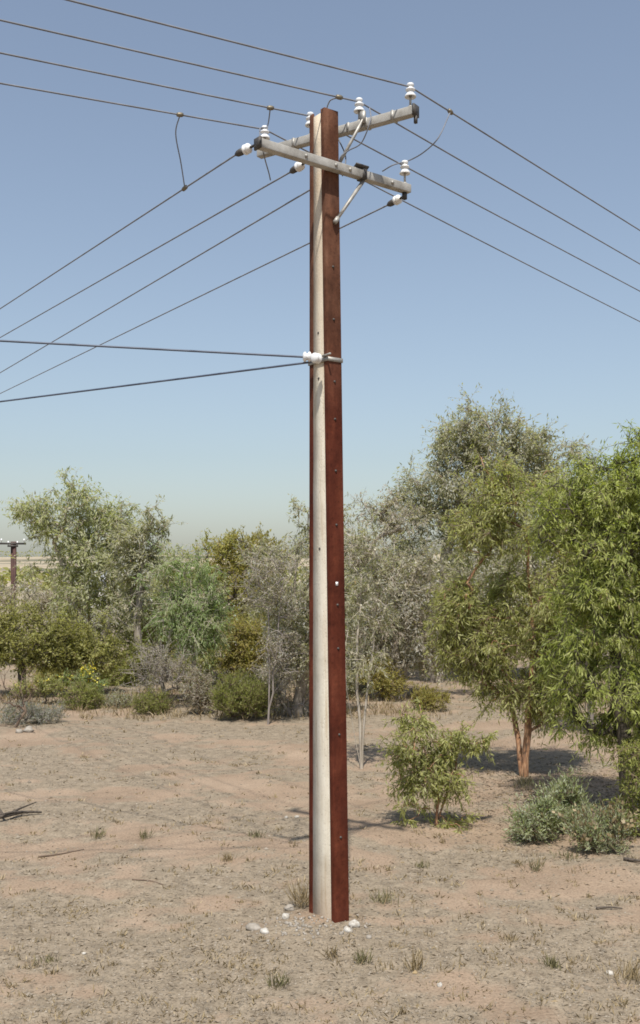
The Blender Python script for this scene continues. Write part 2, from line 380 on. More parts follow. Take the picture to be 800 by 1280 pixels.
for z in (0.75, 1.62, 2.35, 2.72, 3.4, 3.86, 4.3, 4.62, 5.15, 5.6):      # through bolts
    b = MB(); b.lathe(on_steel(z, 0.004), ns, [(0.0, -0.004), (0.012, -0.004), (0.012, 0.003), (0.008, 0.004), (0.008, 0.009), (0.0, 0.010)], 8)
    b.build('bolt', M['dark'], pole)
for z in (4.66, 5.05, 3.2):
    b = MB(); b.lathe(pole_c(z) + nc * (W_RAIL / 2 - 0.003), nc, [(0.0, -0.002), (0.011, -0.002), (0.011, 0.004), (0.0, 0.006)], 8)
    b.build('bolt', M['dark'], pole)
for z in (2.9,):                                                         # pale marker tag
    b = MB(); b.box(on_steel(z, 0.01) + ns * 0.003, (nc, up, ns), (0.012, 0.016, 0.002)); b.build('tag', M['porcelain'], pole)

def pin_insulator(c, parent, h_pin=0.085, sc_=1.0, tilt=(0, 0, 1)):
    """c: top of the arm"""
    ax = np.asarray(tilt, float); ax /= np.linalg.norm(ax)
    b = MB(); s_ = sc_
    prof = [(0.0, 0.035), (0.020, 0.035), (0.022, 0.012), (0.046, 0.0), (0.050, 0.006), (0.044, 0.020), (0.030, 0.036), (0.026, 0.046), (0.027, 0.052), (0.041, 0.058), (0.040, 0.070), (0.026, 0.078), (0.022, 0.086), (0.028, 0.092), (0.031, 0.104), (0.026, 0.116), (0.012, 0.122), (0.0, 0.123)]
    b.lathe(np.asarray(c) + ax * h_pin, ax, [(r_ * s_, h * s_) for r_, h in prof], 16)
    ins = b.build('insulator', M['porcelain'], parent, sm=True)
    b = MB(); b.tube([np.asarray(c) - ax * 0.01, np.asarray(c) + ax * (h_pin + 0.04)], 0.010, 8)
    b.lathe(np.asarray(c), ax, [(0.0, 0.012), (0.022, 0.012), (0.022, 0.001), (0.0, 0.001)], 8)
    b.build('insulator_pin', M['galv'], parent)
    return np.asarray(c) + ax * (h_pin + 0.089 * s_)

# upper crossarm, behind the pole
dA = np.array([0.83, -0.5578, 0]); pA = np.array([0.5578, 0.83, 0])
zA = 6.84
cA = pole_c(zA) + pA * 0.168; cA[2] = zA
tL, tR = -0.83, 0.80; hA = 0.037
bA = MB(); bA.box(cA + dA * (tL + tR) / 2, (dA, pA, up), ((tR - tL) / 2, hA, hA))
armA = bA.build('upper_crossarm', M['arm'], pole, bevel=0.006)
def t_for_px(c, d, x):           # parameter where the line c + t d crosses photo column x
    k = (x - CX) / F
    return (k * c[1] - c[0]) / (d[0] - k * d[1])
attA = []
for x in (513, 449, 388, 331):
    t = t_for_px(cA, dA, x); attA.append(pin_insulator(cA + dA * t + up * hA, armA))
b = MB(); e = cA + dA * (tR + 0.006); b.box(e, (dA, pA, up), (0.009, hA + 0.008, hA + 0.010)); b.box(e + up * -0.075, (dA, pA, up), (0.012, 0.012, 0.03)); b.build('end_cap', M['dark'], armA)
for t in (-0.42, 0.16, 0.34, 0.60):                                     # bands and bolts on the arm
    b = MB(); b.box(cA + dA * t, (dA, pA, up), (0.012, hA + 0.004, hA + 0.004)); b.build('band', M['galv'], armA)
b = MB(); b.box(cA - pA * 0.075 + pA * 0.0, (dA, pA, up), (0.05, 0.034, 0.05)); b.build('mounting_block', M['galv'], armA)
b = MB(); t = t_for_px(cA, dA, 458)                                     # brace from the arm down to the pole
P0 = cA + dA * t - pA * 0.055 + up * 0.02; P1 = pole_c(6.44) - nc * 0.085 + ns * 0.02
b.tube([P0, P1], 0.014, 8); b.box(P0 + up * 0.02, (dA, pA, up), (0.022, 0.012, 0.05)); b.build('brace', M['galv'], pole)

# lower crossarm, across the near steel face
dB = np.array([0.8090, 0.5878, -0.02]); pB = np.array([0.5878, -0.8090, 0])
zB = 6.44
cB = pole_c(zB) + pB * (core_d(zB) / 2 + LIP + 0.046); cB[2] = zB
uL, uR = t_for_px(cB, dB, 323), t_for_px(cB, dB, 511)
bB = MB(); bB.box(cB + dB * (uL + uR) / 2, (dB, pB, up), ((uR - uL) / 2, hA, hA))
armB = bB.build('lower_crossarm', M['arm'], pole, bevel=0.006)
tB = t_for_px(cB, dB, 506)
attB = pin_insulator(cB + dB * tB + up * hA, armB, 0.09)
b = MB(); b.box(cB + dB * (uL - 0.006), (dB, pB, up), (0.009, hA + 0.008, hA + 0.008)); b.build('end_cap', M['dark'], armB)
b = MB(); e = cB + dB * (uR - 0.05) - up * (hA + 0.03); b.box(e, (dB, pB, up), (0.016, 0.016, 0.032)); b.build('end_bolt', M['dark'], armB)
b = MB(); t = t_for_px(cB, dB, 449); b.box(cB + dB * t + pB * 0.02 + up * (hA + 0.012), (dB, pB + 0.6 * up, up), (0.07, 0.035, 0.005)); b.box(cB + dB * (t + 0.03) + up * 0, (dB, pB, up), (0.022, hA + 0.007, hA + 0.006)); b.build('bracket_plate', M['dark'], armB)
for t in (-0.33, -0.02, 0.13, 0.60):
    b = MB(); b.lathe(cB + dB * t + pB * hA, pB, [(0.0, -0.002), (0.015, -0.002), (0.015, 0.010), (0.0, 0.012)], 8); b.build('bolt', M['galv'], armB)
b = MB(); P0 = cB + dB * t_for_px(cB, dB, 454) - up * (hA + 0.01); P1 = pole_c(5.98) + ns * (core_d(5.98) / 2 + LIP + 0.02) - nc * 0.01
b.tube([P0, P1], [0.018, 0.014], 8); b.tube([P1 + (P0 - P1) * 0.1, P1 - (P0 - P1) * 0.02], 0.021, 8); b.build('brace', M['galv'], pole)

# strain insulators on the far side of the lower arm, and where their wires start
dirB = np.array([-0.5878, 0.809, 0.0])
strain = []
for x, lift in ((323, 0.01), (388, 0.0), (430, 0.0), (511, -0.04)):
    t = t_for_px(cB, dB, x)
    if x == 323: t = uL + 0.01
    a0 = cB + dB * t - pB * hA + up * lift
    dd = dirB + up * -0.06; dd = dd / np.linalg.norm(dd)
    if x == 323: dd = np.array([-0.72, 0.69, -0.06]); dd /= np.linalg.norm(dd)
    b = MB(); b.tube([a0, a0 + dd * 0.09], 0.011, 6); b.build('link', M['dark'], armB)
    b = MB(); b.lathe(a0 + dd * 0.08, dd, [(0, 0), (0.018, 0), (0.020, 0.01), (0.040, 0.016), (0.042, 0.026), (0.022, 0.034), (0.022, 0.044), (0.042, 0.052), (0.042, 0.062), (0.022, 0.072), (0.018, 0.085), (0, 0.086)], 14)
    b.build('insulator', M['porcelain'], armB, sm=True)
    b = MB(); b.lathe(a0 + dd * 0.16, dd, [(0, 0), (0.022, 0), (0.030, 0.03), (0.026, 0.07), (0.012, 0.10), (0, 0.101)], 10)
    b.build('strain_clamp', M['dark'], armB, sm=True)
    strain.append(a0 + dd * 0.25)

# service-line insulator and its bracket, half way up
zS = 3 + (HY - 444) / F * 8.95
sB = pole_c(zS) + nc * (W_RAIL / 2 + 0.01)
b = MB()
for z_ in (zS - 0.03,):
    c = pole_c(z_); d = core_d(z_) / 2 + LIP + 0.004; h_ = W_RAIL / 2 + 0.004
    for s in (1, -1):
        b.box(c + ns * (d + 0.002) * s, (nc, up, ns), (h_ + 0.004, 0.018, 0.0025)); b.box(c + nc * (h_ + 0.002) * s, (ns, up, nc), (d, 0.018, 0.0025))
b.build('strap', M['galv'], pole)
b = MB(); b.tube([sB, sB + nc * 0.07], 0.012, 8); b.tube([sB + ns * 0.08, sB + ns * 0.20 + nc * 0.01], 0.010, 8); b.build('bracket', M['galv'], pole)
for k, (off, l_) in enumerate(((nc * 0.05 + up * 0.0, -1), (nc * 0.05 - up * 0.035 + ns * 0.10, -1))):
    b = MB(); c = sB + off; ax = np.array([-0.95, -0.05, 0.0]) if k == 0 else np.array([-0.6, -0.8, 0.0])
    b.lathe(c, ax, [(0, 0), (0.024, 0), (0.028, 0.012), (0.044, 0.02), (0.044, 0.034), (0.028, 0.042), (0.028, 0.052), (0.044, 0.06), (0.042, 0.074), (0.024, 0.084), (0, 0.085)], 14)
    b.build('insulator', M['porcelain'], pole, sm=True)
servA = sB + nc * 0.05 + np.array([-0.085, 0, 0])
b = MB(); b.tube([pole_c(H_POLE - 0.05) + ns * 0.02 + nc * -0.01, pole_c(H_POLE) + ns * 0.02 + up * 0.03], 0.012, 8); b.build('top_lug', M['galv'], pole)

# ------------------------------------------------------------------ wires
def wire(name, P, r, label, cat, group, m='wire', clamps=()):
    P = np.asarray(P, float); o0 = P[0]
    b = MB(); b.tube(P, r, 6)
    root = b.build(name, M[m], loc=tuple(o0), sm=True); tag(root, label, cat, group)
    for c, d in clamps:
        bb = MB(); d = np.asarray(d, float); d = d / np.linalg.norm(d)
        bb.lathe(np.asarray(c) - d * 0.03, d, [(0, 0), (0.016, 0), (0.020, 0.02), (0.020, 0.045), (0.014, 0.06), (0, 0.06)], 8)
        bb.build('clamp', M['clamp'], root)
    return root
def exit_pt(P, d, x, y):          # depth where a run along d from P reaches photo column x, then the height that lies on row y
    t = t_for_px(P, d, x); q = P + d * t
    return t, CAM_H - (y - HY) * q[1] / F
def span(P, d, x, y, length, n=24):
    d = np.asarray(d, float); d = d / np.linalg.norm(d[:2])
    t1, z1 = exit_pt(P, d, x, y)
    bq = (z1 - P[2]) / (t1 * t1 - length * t1)
    bq = max(bq, 0.0); a = -length * bq
    lin = (z1 - P[2] - (a * t1 + bq * t1 * t1)) / t1
    ts = np.concatenate([np.linspace(0, t1 * 1.05, n), np.linspace(t1 * 1.05, length, 14)[1:]])
    f = lambda t: P + d * t + up * (a * t + bq * t * t + lin * t)
    return np.array([f(t) for t in ts]), f
RW = 0.0072
dirR = (0.63, 0.777, 0); dirL = (-0.885, -0.465, 0)
nmA = ['pin at the right tip', 'second pin from the right tip', 'pin beside the pole top', 'pin at the left tip']
fR, fL = [], []
for i, (yr, yl, xl) in enumerate(((288, 0, 85), (330, 25, 0), (364, 66, 0), (402, 104, 0))):
    P = attA[i]
    A, fr = span(P, dirR, 800, yr, 46); Bq, fl = span(P, dirL, xl, yl, 34)
    fR.append(fr); fL.append(fl)
    wire('overhead_wire', np.concatenate([Bq[::-1], A[1:]]), RW, 'thin grey wire passing over the upper crossarm on the ' + nmA[i], 'wire', 'line wires over the upper crossarm')
fB = []
nmB = ['left tip', 'spot left of the pole', 'spot behind the pole', 'right tip']
for i, yl in enumerate((386, 422, 466, 492)):
    A, fb = span(strain[i], (-0.53, 0.85, 0), 0, yl, 60)
    fB.append(fb)
    wire('branch_wire', A, RW, 'wire sloping down left from the lower crossarm, tied at the ' + nmB[i], 'wire', 'branch wires from the lower crossarm')
A, f1 = span(servA, (-0.96, -0.06, 0), 0, 426, 30)
A = np.concatenate([A[:1] + np.array([[0.06, 0, 0.012]]), A])
wire('service_cable', A, 0.0095, 'thick dark service cable running nearly level from the white insulator on the pole', 'cable', 'service cables', 'cable')
S2 = sB + nc * 0.06 - up * 0.045
A, f2 = span(S2, (-0.83, 0.56, 0), 0, 502, 34)
wire('service_cable', A, 0.0095, 'thick dark service cable sagging to the left below the level one', 'cable', 'service cables', 'cable')
def bez(pts, n=14):
    P = np.asarray(pts, float); out = []
    Q = np.concatenate([[2 * P[0] - P[1]], P, [2 * P[-1] - P[-2]]])
    for i in range(1, len(Q) - 2):
        for t in np.linspace(0, 1, n, endpoint=False):
            out.append(0.5 * ((2 * Q[i]) + (-Q[i - 1] + Q[i + 1]) * t + (2 * Q[i - 1] - 5 * Q[i] + 4 * Q[i + 1] - Q[i + 2]) * t * t + (-Q[i - 1] + 3 * Q[i] - 3 * Q[i + 1] + Q[i + 2]) * t ** 3))
    out.append(P[-1]); return np.array(out)
def on_wire(f, x, lo, hi):
    for _ in range(40):
        m_ = (lo + hi) / 2; p = f(m_)
        xx = CX + p[0] / p[1] * F
        xlo = CX + f(lo)[0] / f(lo)[1] * F
        if (xx - x) * (xlo - x) > 0: lo = m_
        else: hi = m_
    return f((lo + hi) / 2)
j0 = on_wire(fL[3], 225, 0, 6); j1 = on_wire(fB[0], 231, 0, 8)
wire('jumper_wire', bez([j0, j0 * 0.72 + j1 * 0.28 + np.array([-0.05, 0, 0.02]), j0 * 0.35 + j1 * 0.65 + np.array([-0.02, 0, 0]), j1]), 0.0058, 'long drop wire left of the crossarms joining an upper line to a branch wire', 'wire', 'jumper wires', 'wire', [(j0, (1, 0.3, 0.1)), (j1, (0.6, -0.6, 0.3))])
j0 = on_wire(fL[2], 338, 0, 4); e1 = cB + dB * (uL + 0.02) - up * (hA + 0.02)
wire('jumper_wire', bez([j0, j0 + np.array([-0.03, 0.05, -0.14]), (j0 + e1) / 2 + np.array([-0.05, 0.02, 0]), e1 + np.array([0.02, 0.1, 0.02]), px(336, 216, 9.1), px(338, 225, 9.3)]), 0.0058, 'short jumper wire dropping past the left tip insulator of the crossarms', 'wire', 'jumper wires', 'wire', [(j0, (1, 0.3, 0.1))])
j0 = on_wire(fL[1], 424, 0, 3); 
wire('jumper_wire', bez([j0, j0 + np.array([-0.08, 0.05, -0.01]), j0 + np.array([-0.11, 0.12, -0.09]), px(417, 141, 9.25), px(421, 168, 9.32), px(432, 196, 9.25), px(428, 220, 9.2)]), 0.0058, 'jumper wire looping down just behind the pole top', 'wire', 'jumper wires', 'wire', [(j0, (1, 0.4, 0.0))])
j0 = on_wire(fR[0], 563, 0, 5)
wire('jumper_wire', bez([j0, px(548, 172, 8.95), px(530, 190, 9.15), attB + np.array([0.03, 0.0, 0.03]), px(492, 206, 9.3), px(478, 214, 9.4)]), 0.0058, 'curved jumper wire from the right-hand line to the lower crossarm tip insulator', 'wire', 'jumper wires', 'wire', [(j0, (0.6, 0.7, -0.2))])
j0 = on_wire(fR[1], 462, 0, 3)
wire('jumper_wire', bez([j0, px(463, 150, 8.95), px(452, 178, 9.0), px(436, 188, 9.05), px(426, 196, 9.05), px(424, 208, 9.1)]), 0.0055, 'jumper wire curling beside the brace of the upper crossarm', 'wire', 'jumper wires')

# ------------------------------------------------------------------ trees and shrubs
def leaf_mesh(name, P, A, L, W, tint, rng, face=None):
    """P base points, A unit axes, L/W arrays -> kite quads"""
    n = len(P)
    rnd = rng.normal(size=(n, 3))
    if face is not None: rnd = rnd * 0.55 + face          # blades turn towards the light
    S = np.cross(A, rnd); S /= np.linalg.norm(S, axis=1)[:, None] + 1e-9
    N = np.cross(A, S)
    V = np.empty((n, 4, 3))
    V[:, 0] = P; V[:, 2] = P + A * L[:, None] + N * (L * rng.uniform(-0.15, 0.15, n))[:, None]
    mid = P + A * (L * 0.42)[:, None]
    V[:, 1] = mid + S * (W / 2)[:, None]; V[:, 3] = mid - S * (W / 2)[:, None]
    Fc = np.arange(n * 4).reshape(n, 4)
    return mesh_np(name, V.reshape(-1, 3), Fc, False, {'tint': ('FACE', tint)})
def sticks(P0, P1, r0, r1):
    """three-sided thin twigs, all at once"""
    n = len(P0); T = P1 - P0; T /= np.linalg.norm(T, axis=1)[:, None] + 1e-9
    u = np.cross(T, np.array([0.31, 0.53, 0.79])); u /= np.linalg.norm(u, axis=1)[:, None] + 1e-9
    v = np.cross(T, u); V = np.empty((n, 6, 3))
    for k in range(3):
        a = k * 2 * math.pi / 3; o_ = math.cos(a) * u + math.sin(a) * v
        V[:, k] = P0 + o_ * np.asarray(r0).reshape(-1, 1); V[:, 3 + k] = P1 + o_ * np.asarray(r1).reshape(-1, 1)
    i = np.arange(n)[:, None] * 6
    Fc = np.stack([np.concatenate([i + k, i + (k + 1) % 3, i + 3 + (k + 1) % 3, i + 3 + k], 1) for k in range(3)], 1).reshape(-1, 4)
    return V.reshape(-1, 3), Fc
def tree(name, label, cat, base, Y, lobes, n_cl, per, leaf, mat, bark, r_base, seed, spread=0.3, droop=0.5, stems=None, shell=0.45,
         twigs=3, blossom=None, group=None, sink=0.05, up_leaf=0.0, jitter=0.25, trunk_min=None, twig_mat=None, flat=1.0, depth=1.0):
    """base: photo column of the foot; lobes: (column, row, half width, half height[, depth offset]) of the crown at depth Y"""
    rng = np.random.RandomState(seed)
    leaf = (leaf[0] * 0.86, leaf[1] * 0.92); per = int(per * 1.02)
    k = Y / F
    bx = (base - CX) * k; B = np.array([bx, Y, gz(bx, Y) - sink])
    C_, S_, W_ = [], [], []
    for lb in lobes:
        c = px(lb[0], lb[1], Y); off = lb[4] if len(lb) > 4 else 0.0
        c[1] += off
        C_.append(c); S_.append(np.array([lb[2] * k, lb[2] * k * depth, lb[3] * k])); W_.append(lb[2] * lb[3])
    W_ = np.array(W_, float); W_ /= W_.sum()
    pick = rng.choice(len(C_), n_cl, p=W_)
    dirs = rng.normal(size=(n_cl, 3)); dirs /= np.linalg.norm(dirs, axis=1)[:, None]
    rad = (shell + (1 - shell) * rng.rand(n_cl)) ** 0.8 * (1 + 0.32 * rng.rand(n_cl) ** 4)
    Q = np.array(C_)[pick] + dirs * rad[:, None] * np.array(S_)[pick]
    g = ground_z(Q[:, 0], Q[:, 1]); Q[:, 2] = np.maximum(Q[:, 2], g + 0.05)
    if n_cl > 120:                       # open gaps in the crown: pull clumps out of the hollows of a coarse noise
        w_ = 1.0 / (spread * 1.5)
        h_ = vnoise(Q[:, 0] * w_ + Q[:, 1] * w_ * 0.7 + seed * 3.7, Q[:, 2] * w_ - Q[:, 1] * w_ * 0.5 + seed)
        src = np.where(h_ < 0.30)[0]; dst = np.where(h_ >= 0.30)[0]
        if len(dst) > 20 and len(src):
            t_ = rng.choice(dst, len(src)); Q[src] = Q[t_] + rng.normal(size=(len(src), 3)) * spread * 0.55
            Q[:, 2] = np.maximum(Q[:, 2], ground_z(Q[:, 0], Q[:, 1]) + 0.05)
    # skeleton
    nodes = [B]; par = [-1]
    if stems is None:
        top = np.average(np.array(C_), axis=0, weights=W_); stems = [[B * 0.5 + top * 0.5 + np.array([rng.normal() * 0.1, 0, 0]), top]]
    else:
        stems = [[px(sx, sy, Y + (sd[0] if sd else 0.0)) for (sx, sy, *sd) in st] for st in stems]
    for st in stems:
        prev = 0
        for q in st:
            a = nodes[prev]; m_ = max(2, int(np.linalg.norm(q - a) / 0.35))
            for t in np.linspace(0, 1, m_ + 1)[1:]:
                nodes.append(a + (q - a) * t + rng.normal(size=3) * 0.02 * (t < 1)); par.append(prev); prev = len(nodes) - 1
    order = np.argsort(np.linalg.norm(Q - B, axis=1))
    tips = {}
    NA = np.zeros((len(nodes) + n_cl * 3 + 4, 3)); NA[:len(nodes)] = nodes; cnt = len(nodes)
    pd = np.zeros(len(NA))
    for i in range(1, cnt): pd[i] = pd[par[i]] + np.linalg.norm(NA[i] - NA[par[i]])
    for qi in order:
        q = Q[qi]; d = np.linalg.norm(NA[:cnt] - q, axis=1)
        cost = d * d + 0.10 * pd[:cnt] * d + 2.0 * np.maximum(0, NA[:cnt, 2] - q[2]) * d * (0.35 if droop > 0.6 else 1)
        cost[0] += 5
        j = int(np.argmin(cost)); a = NA[j]; dist = d[j]
        prev = j
        for t in (0.36, 0.7, 1.0):
            p_ = a + (q - a) * t + (rng.normal(size=3) * jitter * 0.28 * dist + np.array([0, 0, 0.10 * dist])) * (t < 1)
            NA[cnt] = p_; par.append(prev); pd[cnt] = pd[prev] + np.linalg.norm(p_ - NA[prev]); prev = cnt; cnt += 1
        tips[qi] = prev
    NA = NA[:cnt]
    wgt = np.zeros(cnt)
    for qi, t_ in tips.items(): wgt[t_] += 1
    for i in range(cnt - 1, 0, -1): wgt[par[i]] += max(wgt[i], 0.3)
    rr = r_base * (np.maximum(wgt, 0.5) / max(wgt[0], 1)) ** 0.5
    rr = np.maximum(rr, 0.004 + Y * 0.00012)
    ch = [[] for _ in range(cnt)]
    for i in range(1, cnt): ch[par[i]].append(i)
    root = thing(name, label, cat, tuple(B), group)
    b = MB(); stack = [(0, None)]
    starts = [(0, c) for c in ch[0]]
    while starts:
        p_, c = starts.pop()
        chain = [p_, c]; cur = c
        while ch[cur]:
            s_ = sorted(ch[cur], key=lambda i: -wgt[i])
            for o_ in s_[1:]: starts.append((cur, o_))
            cur = s_[0]; chain.append(cur)
        rad_ = rr[chain].copy(); rad_[0] = min(rr[chain[0]], rad_[1] * (1.25 if p_ else 1.5))
        big = rad_[0] * F * 0.8 / Y
        b.tube(NA[chain], rad_, 8 if big > 3 else (5 if big > 1.2 else 3), cap=False)
    # leafy twiglets
    V0, V1, LP, LA, TT, BL = [], [], [], [], [], []
    ntw = max(2, int(per / 9))
    cl_t = rng.rand(n_cl)
    dr = np.array([0, 0, -1.0])
    q_rep = np.repeat(Q, ntw, axis=0); tt = np.repeat(cl_t, ntw)
    cen = np.average(np.array(C_), axis=0, weights=W_)
    outw = q_rep - cen; outw /= np.linalg.norm(outw, axis=1)[:, None] + 1e-6
    td = rng.normal(size=q_rep.shape) + outw * 0.45 + np.array([0, 0, up_leaf - droop * 0.35]); td[:, 2] *= flat
    td /= np.linalg.norm(td, axis=1)[:, None]
    tl = spread * rng.uniform(0.4, 1.45, len(td)) * np.repeat(rng.uniform(0.65, 1.3, n_cl), ntw)
    te = q_rep + td * tl[:, None] + np.outer(-droop * 0.45 * tl * rng.rand(len(td)), np.array([0, 0, 1]))
    gz_ = ground_z(te[:, 0], te[:, 1]); te[:, 2] = np.maximum(te[:, 2], gz_ + 0.03)
    nl = max(1, per // ntw)
    f_ = np.tile((np.arange(nl) + 0.5) / nl, len(td)) ** 0.7 + rng.uniform(-0.08, 0.08, len(td) * nl)
    P0 = np.repeat(q_rep, nl, axis=0); P1 = np.repeat(te, nl, axis=0)
    LP = P0 + (P1 - P0) * f_[:, None] + rng.normal(size=P0.shape) * spread * 0.06
    ax = np.repeat(td, nl, axis=0) * 0.55 + rng.normal(size=P0.shape) * 0.62 + np.array([0, 0, up_leaf - droop])
    ax /= np.linalg.norm(ax, axis=1)[:, None]
    nL = len(LP); Ls = leaf[0] * rng.uniform(0.6, 1.25, nL); Ws = leaf[1] * rng.uniform(0.7, 1.25, nL)
    tint = np.clip(np.repeat(tt, nl) * 0.55 + rng.rand(nL) * 0.5, 0, 1)
    fo = LP - cen; fo /= np.linalg.norm(fo, axis=1)[:, None] + 1e-6; fo = fo * 0.7 + np.array([0, 0, 0.75])
    if twigs:
        tv, tf = sticks(q_rep, te, np.full(len(td), (0.0022 + Y * 0.00010) * (twigs / 3)), np.full(len(td), 0.0012 + Y * 0.00005))
        if twig_mat is None: b.add(tv, tf)
        else:
            bb = MB(); bb.add(tv, tf); bb.build('twigs', M[twig_mat], root)
    b.build('trunk', M[bark], root, sm=True)
    orig = np.array(B)
    if blossom:
        frac, bm, bl = blossom
        sel_cl = rng.rand(n_cl) < frac
        sel = np.repeat(np.repeat(sel_cl, ntw), nl) & (rng.rand(nL) < 0.6)
        me = leaf_mesh('blossom', LP[sel] - orig, ax[sel], np.full(sel.sum(), bl), np.full(sel.sum(), bl * 0.8), tint[sel], rng)
        obj('blossom', me, M[bm], root)
        keep = ~sel
    else: keep = np.ones(nL, bool)
    me = leaf_mesh('crown', LP[keep] - orig, ax[keep], Ls[keep], Ws[keep], tint[keep], rng, fo[keep])
    obj('crown', me, M[mat], root)
    return root

# --- right side
tree('gum_tree', 'big bright green drooping tree cut off by the right frame edge', 'tree', 788, 12.8,
     [(752, 610, 48, 60), (805, 615, 60, 70), (722, 650, 42, 60, 0.3), (790, 720, 75, 80), (735, 760, 50, 70), (780, 850, 62, 66), (716, 840, 38, 48), (830, 880, 50, 70), (745, 575, 26, 34), (770, 905, 42, 40), (810, 560, 50, 40), (800, 680, 50, 60), (755, 690, 40, 50), (715, 900, 24, 26)],
     560, 92, (0.105, 0.019), 'lf_bright', 'bark_dark', 0.11, 11, spread=0.26, droop=0.75, stems=[[(783, 960), (777, 900), (770, 800), (765, 690)], [(800, 940, 0.3), (812, 840, 0.4), (808, 690, 0.3)]], shell=0.35)
tree('gum_tree', 'green tree with forked orange-barked trunk', 'tree', 655, 15.5,
     [(650, 640, 55, 55), (598, 672, 42, 48), (700, 650, 40, 60), (570, 760, 26, 52), (612, 790, 42, 46), (655, 755, 58, 52), (695, 780, 40, 55), (622, 850, 24, 34), (672, 850, 32, 36), (640, 600, 40, 30), (690, 860, 26, 24), (560, 800, 22, 30), (720, 720, 30, 50), (634, 876, 20, 22), (676, 884, 20, 20), (590, 830, 24, 24)],
     520, 84, (0.11, 0.021), 'lf_mid', 'bark_orange', 0.068, 12, spread=0.28, droop=0.65, stems=[[(648, 925, 0.1), (640, 885, 0.3), (636, 840, 0.3), (618, 760, 0.3)], [(660, 915), (664, 870, -0.1), (667, 800, -0.1), (660, 690, 0.0)]], shell=0.35, twig_mat='twig_brown')
tree('gum_tree', 'tall grey-green gum rising behind the orange-trunked tree', 'tree', 546, 29,
     [(598, 540, 45, 32), (560, 570, 28, 26), (648, 545, 38, 30), (690, 565, 34, 26), (515, 650, 30, 36), (595, 610, 58, 44), (640, 620, 50, 45), (560, 690, 55, 55), (505, 725, 40, 50), (610, 700, 50, 55), (545, 760, 46, 40), (620, 570, 46, 36), (575, 545, 30, 28), (670, 600, 46, 40), (540, 620, 40, 40), (725, 600, 30, 30)],
     640, 78, (0.15, 0.042), 'lf_greygreen', 'bark_grey', 0.20, 13, spread=0.5, droop=0.55, stems=[[(547, 800), (556, 700), (580, 600)], [(543, 790), (515, 700)]], shell=0.35, blossom=(0.06, 'cream', 0.055))
tree('gum_tree', 'dusty mauve-grey tree with cream tufts right of the pole', 'tree', 500, 25,
     [(452, 680, 32, 40), (490, 650, 28, 28), (475, 745, 48, 46), (520, 730, 34, 44), (455, 800, 30, 32), (505, 795, 40, 36), (535, 810, 22, 24)],
     300, 72, (0.13, 0.034), 'lf_pinkgrey', 'bark_grey', 0.14, 14, spread=0.42, droop=0.5, shell=0.3, blossom=(0.07, 'cream', 0.06), stems=[[(495, 820), (480, 740), (465, 680)], [(508, 815), (515, 740)]])
tree('gum_sapling', 'thin sparse sapling with bare lower stems just right of the pole', 'sapling', 452, 16.3,
     [(456, 690, 26, 46), (472, 750, 30, 40), (440, 780, 20, 50), (490, 705, 22, 30), (466, 830, 26, 28)],
     90, 45, (0.10, 0.02), 'lf_greygreen', 'bark_pale', 0.030, 15, spread=0.26, droop=0.45, twigs=4, blossom=(0.12, 'cream', 0.045), stems=[[(450, 900), (446, 830), (452, 720)], [(455, 905), (462, 840), (474, 740)], [(438, 890), (432, 830)]])
tree('gum_tree', 'grey-green tree directly behind the pole with cream seed heads', 'tree', 372, 22,
     [(372, 655, 18, 26), (352, 715, 34, 34), (330, 705, 26, 24), (395, 700, 30, 50), (418, 660, 20, 26), (372, 775, 34, 40), (425, 760, 28, 46), (400, 820, 34, 30)],
     280, 66, (0.12, 0.032), 'lf_greygreen', 'bark_grey', 0.12, 16, spread=0.36, droop=0.5, shell=0.35, blossom=(0.06, 'cream', 0.055), stems=[[(372, 820), (368, 740), (372, 680)], [(385, 810), (400, 720)]])
tree('dead_shrub', 'bare mauve-grey twiggy tree with pale dead sprays left of the pole', 'dead tree', 335, 21,
     [(335, 715, 30, 24), (318, 740, 22, 26), (350, 750, 28, 28), (360, 705, 18, 20), (350, 810, 28, 36)],
     190, 26, (0.06, 0.02), 'lf_pinkgrey', 'twig_grey', 0.026, 17, spread=0.36, droop=0.1, twigs=4, shell=0.3, blossom=(0.08, 'cream', 0.05), stems=[[(338, 830), (335, 760)], [(345, 820), (352, 750)]])
tree('young_tree', 'low leafy green sapling with hanging leaves in front of the orange trunk', 'sapling', 545, 12.6,
     [(522, 908, 24, 18), (504, 950, 15, 34), (562, 922, 26, 16), (512, 1002, 14, 20), (552, 982, 24, 12), (596, 930, 16, 14), (530, 935, 24, 18), (558, 1028, 26, 6), (545, 955, 28, 22), (525, 975, 20, 22)],
     170, 46, (0.095, 0.019), 'lf_mid', 'bark_orange', 0.022, 18, spread=0.17, droop=0.8, twig_mat='twig_brown', shell=0.2, stems=[[(548, 1000), (535, 950), (522, 915)], [(560, 990), (572, 940)]])
tree('sage_bush', 'sage-green low bush under the trees, the leftmost of the sage bushes', 'bush', 674, 11.9, [(668, 1030, 26, 17), (684, 1016, 16, 20), (650, 1036, 12, 10)],
     90, 48, (0.06, 0.016), 'lf_sage', 'twig_brown', 0.02, 19, spread=0.17, droop=-0.3, up_leaf=0.3, shell=0.3, group='sage bushes')
tree('sage_bush', 'taller upright sage-green bush between two lower ones', 'bush', 706, 12.2, [(705, 1005, 18, 28), (712, 1022, 16, 18)],
     80, 48, (0.065, 0.015), 'lf_sage', 'twig_brown', 0.02, 20, spread=0.17, droop=-0.4, up_leaf=0.5, shell=0.3, group='sage bushes')
